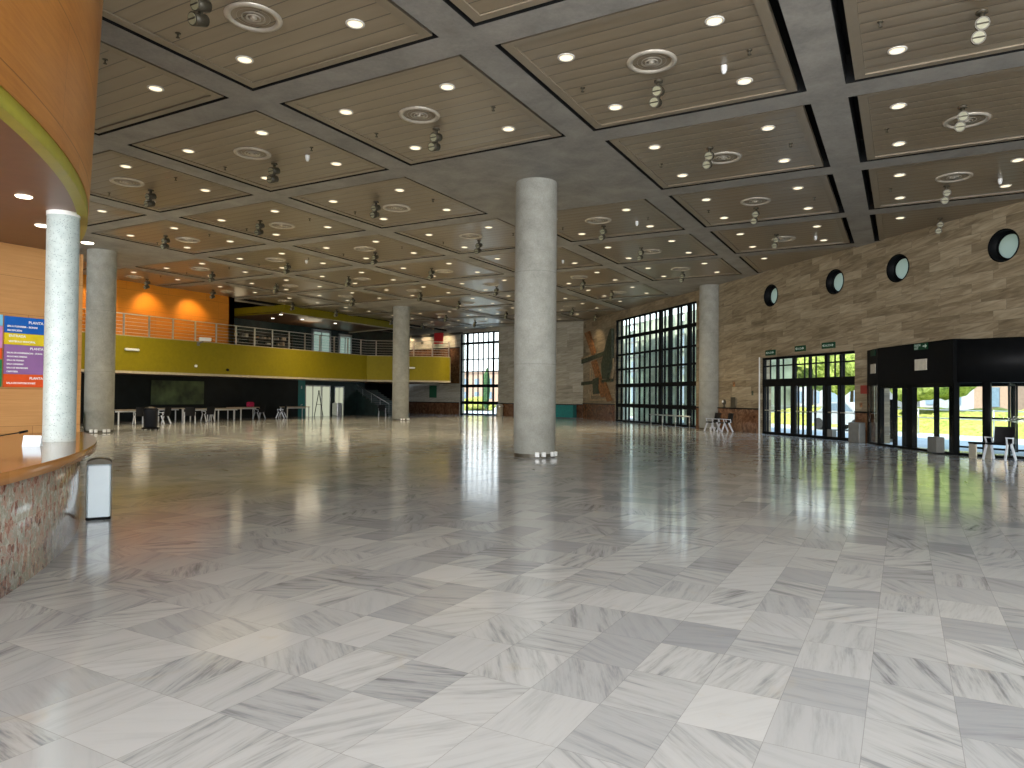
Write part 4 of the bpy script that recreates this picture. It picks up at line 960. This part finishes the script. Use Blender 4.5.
sign('wall_switch', 13.27, 1.87, .12, .22, 'mural_b', 'small dark panel left of the glass doors', 'switch')
sign('framed_notice', 14.75, 1.42, .36, .5, 'dark_metal', 'dark framed notice on the ledge above the chairs', 'notice', off=.07)
vs_ = empty('ledge_figure', onR(15.55, .05, 1.16), WR_A); tag(vs_, 'small dark figure with a white face on the wall ledge beside the column', 'ornament')  # small ornament on the ledge, gives no light
mb = MB(); mb.lathe([(.07, 0), (.05, .03), (.03, .1), (.09, .2), (.1, .3), (.05, .38), (.0005, .40)], 16); mb.build('body', 'dark_metal', vs_)
mb = MB(); mb.lathe([(.0005, .22), (.055, .24), (.065, .30), (.04, .34), (.0005, .35)], 14, (0, .06, 0)); mb.build('white_face', 'white', vs_)
hr = empty('low_barrier', onR(18.1, .45, 0), WR_A); tag(hr, 'low pale metal barrier rail in front of the tall glazing', 'barrier')
mb = MB(); mb.tube((0, 0, .62), (4.6, 0, .62), .035); mb.build('rail', 'steel', hr)
for s in (.1, 1.6, 3.1, 4.5): mb = MB(); mb.tube((s, 0, 0), (s, 0, .6), .025); mb.build('post', 'steel', hr)
# wall relief
wr = empty('wall_relief', onR(31.8, .02, 1.3), WR_A); tag(wr, 'large abstract wooden relief on the stone wall left of the tall glazing', 'artwork')
def slab(pts, mat, th=.1, nm='relief_plank', y=0):
    mb = MB(); n = len(pts); vs = [(x, y, z) for x, z in pts]+[(x, y+th, z) for x, z in pts]
    mb.add(vs, [tuple(range(n)), tuple(range(2*n-1, n-1, -1))]+[(k, (k+1) % n, n+(k+1) % n, n+k) for k in range(n)]); return mb.build(nm, mat, wr)
slab([(2.9, 3.15), (-2.6, 3.65), (-2.6, 3.42), (2.9, 2.85)], 'mural_b'); slab([(2.9, 3.30), (-1.2, 3.62), (-1.2, 3.55), (2.9, 3.15)], 'mural_c', .13)
slab([(2.9, 1.45), (-2.8, 1.6), (-2.8, 1.4), (2.9, 1.2)], 'mural_b')
slab([(2.2, 5.1), (1.4, 5.2), (.1, 3.4), (.7, 3.35)], 'mural_a', .16); slab([(.9, 2.9), (.1, 3.0), (-1.7, .4), (-1.0, .3)], 'mural_a', .14)
slab([(-1.1, 2.6), (-2.0, 4.2), (-2.6, 5.0), (-2.9, 5.0), (-2.9, 3.0), (-2.1, 1.6), (-1.3, 1.6)], 'mural_b', .2)
slab([(.5, 1.6), (-.6, 1.75), (-.5, .6), (.4, .55)], 'mural_b', .18)
slab([(-.9, 1.2), (-1.6, 1.4), (-2.7, .1), (-2.0, .0)], 'mural_a', .12)
for a_, b_ in (((1.2, .1), (1.2, 2.6)), ((1.2, .1), (-1.9, .15)), ((.8, .45), (.8, 2.1)), ((.8, .45), (-.9, .5))):
    mb = MB(); mb.beam((a_[0], .05, a_[1]), (b_[0], .05, b_[1]), .1, .09, (0, 1, 0)); mb.build('relief_rail', 'mural_c', wr)
mb = MB(); n = 24; r_ = 1.0
for k in range(n):
    t0, t1 = PI*.62+PI*.76*k/n, PI*.62+PI*.76*(k+1)/n
    mb.beam((-1.7-.75*math.cos(t0)*-1 if False else -2.9+.8+.8*math.cos(t0), .05, 2.5+1.2*math.sin(t0)), (-2.9+.8+.8*math.cos(t1), .05, 2.5+1.2*math.sin(t1)), .12, .1, (0, 1, 0))
mb.build('relief_ring', 'mural_c', wr)
# at the back wall
o = empty('teal_sign_bench', onB(1.55, .3, 0), WB_A); tag(o, 'long teal box with white script against the back wall', 'sign')
mb = MB(); mb.bbox(-1.2, 2.2, 0, .5, .05, 1.0, .02); mb.build('body', 'teal', o); mb = MB(); mb.bbox(-1.25, 2.25, -.02, .54, 1.0, 1.05, .01); mb.build('top', 'dark_teal', o)
text('script_lettering', 'call', .4, 'ink', o, (.9, .51, .35), (H2, 0, PI))
lb = empty('litter_bin', onB(7.93, .45, 0)); tag(lb, 'pale cylindrical litter bin right of the tall white window', 'bin')
mb = MB(); mb.lathe([(.0005, 0), (.28, 0), (.29, .04), (.29, .8), (.0005, .8)], 24); mb.build('body', 'plaster', lb)
mb = MB(); mb.lathe([(.30, .78), (.30, .85), (.2, .97), (.0005, 1.0)], 24); mb.build('lid', 'steel', lb)
sign('green_banner', 16.3, 2.0, .95, 1.1, 'green_banner', 'dark green banner on the back wall beneath the balcony end', 'banner', off=.02, frame=WB, ang=WB_A, fn=onB)
rb = empty('red_banner', onB(13.2, 2.4, 6.05), WB_A); tag(rb, 'red banner hanging below the ceiling near the tall window', 'banner')
mb = MB(); mb.box(-.55, .55, -.01, .01, 0, .95); mb.build('cloth', 'red', rb)
mb = MB(); mb.tube((-.58, 0, .96), (.58, 0, .96), .02); mb.tube((-.5, 0, .96), (-.5, 0, 1.35), .006); mb.tube((.5, 0, .96), (.5, 0, 1.35), .006); mb.build('hanging_rod', 'dark_metal', rb)
sign('square_speaker', 17.8, 6.5, .3, .3, 'dark_metal', 'small dark square speaker on the lit stone left of the red banner', 'speaker', off=.02, frame=WB, ang=WB_A, fn=onB)  # plain square speaker box
# on the balcony front
for k, (x, y, z, r_) in enumerate(((BX+.02, 21.5, 3.78, 0), (-31.2, 41.0, 3.62, math.radians(-36+0)))):
    mb = MB(); mb.bbox(0, .10, -.38, .38, -.06, .06, .03)
    rz_ = 0 if k == 0 else math.atan2(2.6, 3.5)-H2
    o = mb.build('emergency_light', 'white', loc=(x, y, z), rz=rz_); tag(o, ['white emergency light on the left end of the olive balcony front', 'white emergency light on the balcony front right of the far column'][k], 'light', 'emergency lights on the balcony front')
for k, (y, z) in enumerate(((25.15, 3.12), (27.2, 2.98))):
    mb = MB(); mb.tube((0, 0, 0), (.08, 0, 0), .07, 14); tag(mb.build('wall_speaker', ['white', 'black'][k], loc=(BX, y, z)), ['small white round fitting below the security camera', 'small black round fitting low on the olive balcony front'][k], 'fitting')
sc_ = empty('security_camera', (BX, 25.3, 4.35)); tag(sc_, 'white security camera on a bracket at the top of the olive balcony front', 'camera')
mb = MB(); mb.box(0, .03, -.08, .08, -.12, .08); mb.tube((.02, 0, 0), (.4, 0, .1), .025); mb.build('bracket', 'grey_box', sc_)
mb = MB(); mb.bbox(-.1, .1, -.3, .32, 0, .2, .03); mb.build('housing', 'white', sc_, (.42, .1, .12), -.5)
mb = MB(); mb.tube((0, .30, .1), (0, .36, .1), .07, 14); mb.build('lens', 'black', sc_, (.42, .1, .12), -.5)

# ================================================================== OUTSIDE
def blob(cx_, cy_, cz, rx, ry, rz_, seed, name, mat, parent=None, sub=4, amp=.25):
    me = bpy.data.meshes.new(name); bm = bmesh.new(); bmesh.ops.create_icosphere(bm, subdivisions=sub, radius=1)
    rnd = random.Random(seed); ph = [(rnd.uniform(0, 6), rnd.uniform(2, 9), Vector((rnd.uniform(-1, 1), rnd.uniform(-1, 1), rnd.uniform(-1, 1))).normalized()) for _ in range(14)]
    for v in bm.verts:
        n_ = v.co.normalized(); d = 1+amp*sum(math.sin(p+f_*n_.dot(a_)) for p, f_, a_ in ph)/5 + rnd.uniform(-.05, .05)
        v.co = Vector((n_.x*rx*d, n_.y*ry*d, n_.z*rz_*d))
    bm.to_mesh(me); bm.free(); me.materials.append(M[mat])
    o = bpy.data.objects.new(name, me); COL.objects.link(o); o.location = (cx_, cy_, cz); o.parent = parent; return o
# shrub bank beyond the plaza
hd = MB(); rr = random.Random(3)
N1, N2 = 160, 10
def bankp(i_, k):
    s = -14+52*i_/N1; t = k/(N2-1)
    u = 41.5+9*t; z = -.05 + (.85*math.sin(min(1, t*2.2)*H2)+.30*t) + rr.uniform(-.16, .16)*(1 if k else 0)
    # s along the wall direction, u = distance sum/sqrt2 from origin
    d = Vector((-1, 1)).normalized(); n_ = Vector((1, 1)).normalized()
    p = n_*(u*.72) + d*(s+5); return (p.x, p.y, z)
vs = [bankp(i_, k) for i_ in range(N1+1) for k in range(N2)]
hd.add(vs, [(i_*N2+k, i_*N2+k+1, (i_+1)*N2+k+1, (i_+1)*N2+k) for i_ in range(N1) for k in range(N2-1)], True)
o = hd.build('shrub_bank', 'hedge'); tag(o, 'sunlit yellow green shrub bank outside beyond the plaza', 'shrubs', kind='stuff')
fe_ = empty('plaza_fence', (0, 0, 0)); tag(fe_, 'thin horizontal rail fence outside in front of the shrubs', 'fence')
dv = Vector((-1, 1, 0)).normalized(); nv = Vector((1, 1, 0)).normalized()
def oz(u, s, z=0): p = nv*u+dv*s; return (p.x, p.y, z)
for z in (.75, 1.15): mb = MB(); mb.tube(oz(28.9, -8, z), oz(28.9, 42, z), .03, 6); mb.build('rail', 'grey_metal', fe_)
for s in range(-8, 43, 4): mb = MB(); mb.tube(oz(28.9, s, -.05), oz(28.9, s, 1.2), .035, 6); mb.build('post', 'grey_metal', fe_)
trees = [(34, 35.3, 3.2, 'leafy tree outside seen through the left sliding door', 0), (36, 40.5, 3.0, 'leafy tree outside seen above the rightmost glass door', 0), (38, 47, 3.4, 'leafy tree outside behind the middle glass doors', 0),
         (33, 30.9, 2.6, 'small leafy tree outside behind the entrance sliding door', 0), (36, 50.5, 3.6, 'leafy tree outside behind the leftmost glass doors', 0), (36, 64, 3.5, 'leafy tree outside behind the right part of the tall glazing', 0), (33, 73, 3.6, 'leafy tree outside behind the left part of the tall glazing', 0)]
for k, (u, s, h, lab, _) in enumerate(trees):
    p = oz(u, s); t = empty('leafy_tree', p); tag(t, lab, 'tree', 'trees outside')
    mb = MB(); mb.tube((0, 0, -.05), (.1, .05, h), .16, 10, .08); mb.build('trunk', 'bark', t)
    blob(0, 0, h+1.2, 2.2, 2.2, 2.0, 10+k, 'crown', 'leaf', t)
def facade(name, p, rz, L, D, Hh, mat, lab, rows, colsn, w0=1.2, h0=1.3, zs=2.6):
    b = empty(name, p, rz); tag(b, lab, 'building'); mb = MB(); mb.box(0, L, 0, D, -.05, Hh); mb.box(-.2, L+.2, -.2, D+.2, Hh, Hh+.3); mb.build('walls', mat, b)
    for r_ in range(rows):
        for c_ in range(colsn):
            x = (c_+.5)*L/colsn; z = 1.2+r_*zs
            mb = MB(); mb.box(x-w0/2, x+w0/2, -.08, .0, z, z+h0); mb.build('window', 'window_dark', b)
    return b
facade('apartment_block', oz(47, 39.0), math.radians(-45), 20, 8, 7.5, 'facade', 'white apartment building outside seen through the revolving door', 3, 7)
facade('apartment_block', oz(44, 38.0), math.radians(-45), 2.6, 2.4, 6.0, 'facade_orange', 'terracotta house outside left of the white building', 2, 1)
facade('apartment_block', oz(56, 73.0), math.radians(-45), 15, 8, 6.5, 'facade', 'white building outside behind the middle glass doors', 2, 5)
facade('apartment_block', onB(76, -58), WB_A+PI, 30, 8, 6.2, 'facade_orange', 'pinkish building low beyond the tall back window', 2, 9)
facade('apartment_block', oz(58, 56.0), math.radians(-45), 8, 6, 7.5, 'facade', 'white building outside seen through the right part of the sliding door', 3, 3)
cy = empty('cypress_tree', onB(22.4, -14)); tag(cy, 'slender cypress outside the tall back window', 'tree')
o = blob(0, 0, 2.5, .42, .42, 2.3, 5, 'crown', 'cypress', cy, 4, .12); mb = MB(); mb.tube((0, 0, -.05), (0, 0, 1), .08); mb.build('trunk', 'bark', cy)
blobs = blob(*onB(26.0, -16)[:2], .5, 2.2, 1.4, 1.0, 6, 'garden_shrub', 'hedge'); tag(blobs, 'low yellow green shrub outside the tall back window', 'shrub')
# screen of fins and rear block beyond the tall glazing
fn = empty('fin_screen', onR(20.3, -2.2), WR_A); tag(fn, 'screen of pale green vertical fins outside the tall glazing', 'screen')
mb = MB(); rr = random.Random(9)
s = 0.0
while s < 12.5:
    w_ = rr.choice((.09, .14, .2, .28))
    if not (3.3 < s < 4.0 or 10.6 < s < 11.4): mb.box(s, s+w_, -.35, -.28 if rr.random() < .5 else -.05, 0, 6.9)
    s += w_+rr.choice((.05, .09, .16))
mb.build('fins', 'fin', fn)
mb = MB(); 
for z in (0, 1.1, 2.4, 3.5, 4.5, 5.6, 6.9): mb.box(0, 12.5, -.4, -.25, z-.05, z+.05)
mb.build('cross_rail', 'grey_metal', fn)
facade('apartment_block', onR(43.0, -7.6), WR_A+PI, 15, 6, 7.2, 'rear_block', 'green grey block close outside the tall glazing', 3, 5, 1.0, 1.4, 2.2)
# banner stand, car
bs_ = empty('banner_stand', (-1.45, 31.6, 0), math.radians(-2)); tag(bs_, 'black upright banner stand with white lettering outside the entrance', 'banner stand')
bs_.location = (-.57, 31.7, 0)
mb = MB(); mb.box(-.27, .27, -.02, .02, .05, 1.62); mb.build('banner', 'black', bs_); mb = MB(); mb.box(-.35, .35, -.15, .15, -.05, .06); mb.build('foot', 'grey_box', bs_)
text('banner_lettering', 'CENTRO', .34, 'ink', bs_, (.10, -.03, .12), (H2, -H2, 0))
car = empty('parked_car', oz(27.5, 31.0), math.radians(135)); tag(car, 'silver car parked outside seen through the rightmost glass door', 'car')
mb = MB(); body = [(-2.1, .3), (-2.15, .75), (-1.9, .95), (-1.3, 1.02), (-.7, 1.45), (.7, 1.47), (1.35, 1.0), (2.0, .85), (2.1, .6), (2.1, .3)]
n = len(body); vs = [(x, y, z) for y in (-.85, .85) for x, z in body]
mb.add(vs, [tuple(range(n)), tuple(range(2*n-1, n-1, -1))]+[(k, (k+1) % n, n+(k+1) % n, n+k) for k in range(n)]); mb.build('body', 'car', car)
gl_ = [(-1.15, 1.0), (-.68, 1.38), (.66, 1.40), (1.15, 1.02)]
for y in (-.86, .86):
    mb = MB(); mb.add([(x, y, z) for x, z in gl_], [(0, 1, 2, 3)]); mb.build('side_window', 'window_dark', car)
for x in (-1.35, 1.35):
    for y in (-.8, .8): mb = MB(); mb.tube((x, y-.09, .28), (x, y+.09, .28), .32, 20); mb.build('wheel', 'tyre', car)

# ------------------------------------------------------------------ lamps of the hall (spots over the orange wall, wall washers) and added warm fill
def spot(loc, to, e, col=(1, .74, .42), size=1.2, blend=.8, r=.12):
    l = lamp('SPOT', 'spot_lamp', loc, e, col, spot_size=size, spot_blend=blend, shadow_soft_size=r); aim(l, to); return l
for y in (20.5, 23.2, 25.8): spot((-34.2, y, 7.3), (-35.3, y+.2, 5.0), 230, (1, .68, .32), 1.7)
for s in (14.5, 17.2, 19.5): spot(onB(s, 1.6, 7.2), onB(s, 0, 6.2), 330, (1, .78, .5), 1.3)
spot(onR(31.6, 1.8, 7.2), onR(31.6, 0, 5.0), 140, (1, .76, .48), 1.2)
for (x, y) in ((-24, 12), (-31, 21), (-23, 24), (-16, 24), (-31, 32), (-22, 34), (-13, 33), (-27, 42), (-20, 17)):  # added fill spots, tied to no fitting, warming floor and ceiling
    spot((x, y, 7.2), (x, y, 0), 2000, (1, .78, .46), 2.7, 1, 1.6)
for (x, y) in ((-9.4, 3.6), (-10.4, 5.2)): spot((x, y, 3.7), (x, y, 1), 16, (1, .75, .45), 2.2)
for y in (24, 33, 40): lamp('POINT', 'recess_lamp', (-36.5, y, 2.2), 10, (1, .85, .6), shadow_soft_size=.45)
lamp('POINT', 'gallery_lamp', (-38, 38, 6.5), 50, (1, .85, .6), shadow_soft_size=.9); lamp('POINT', 'gallery_lamp', (-38, 31, 6.5), 34, (1, .8, .5), shadow_soft_size=.9)
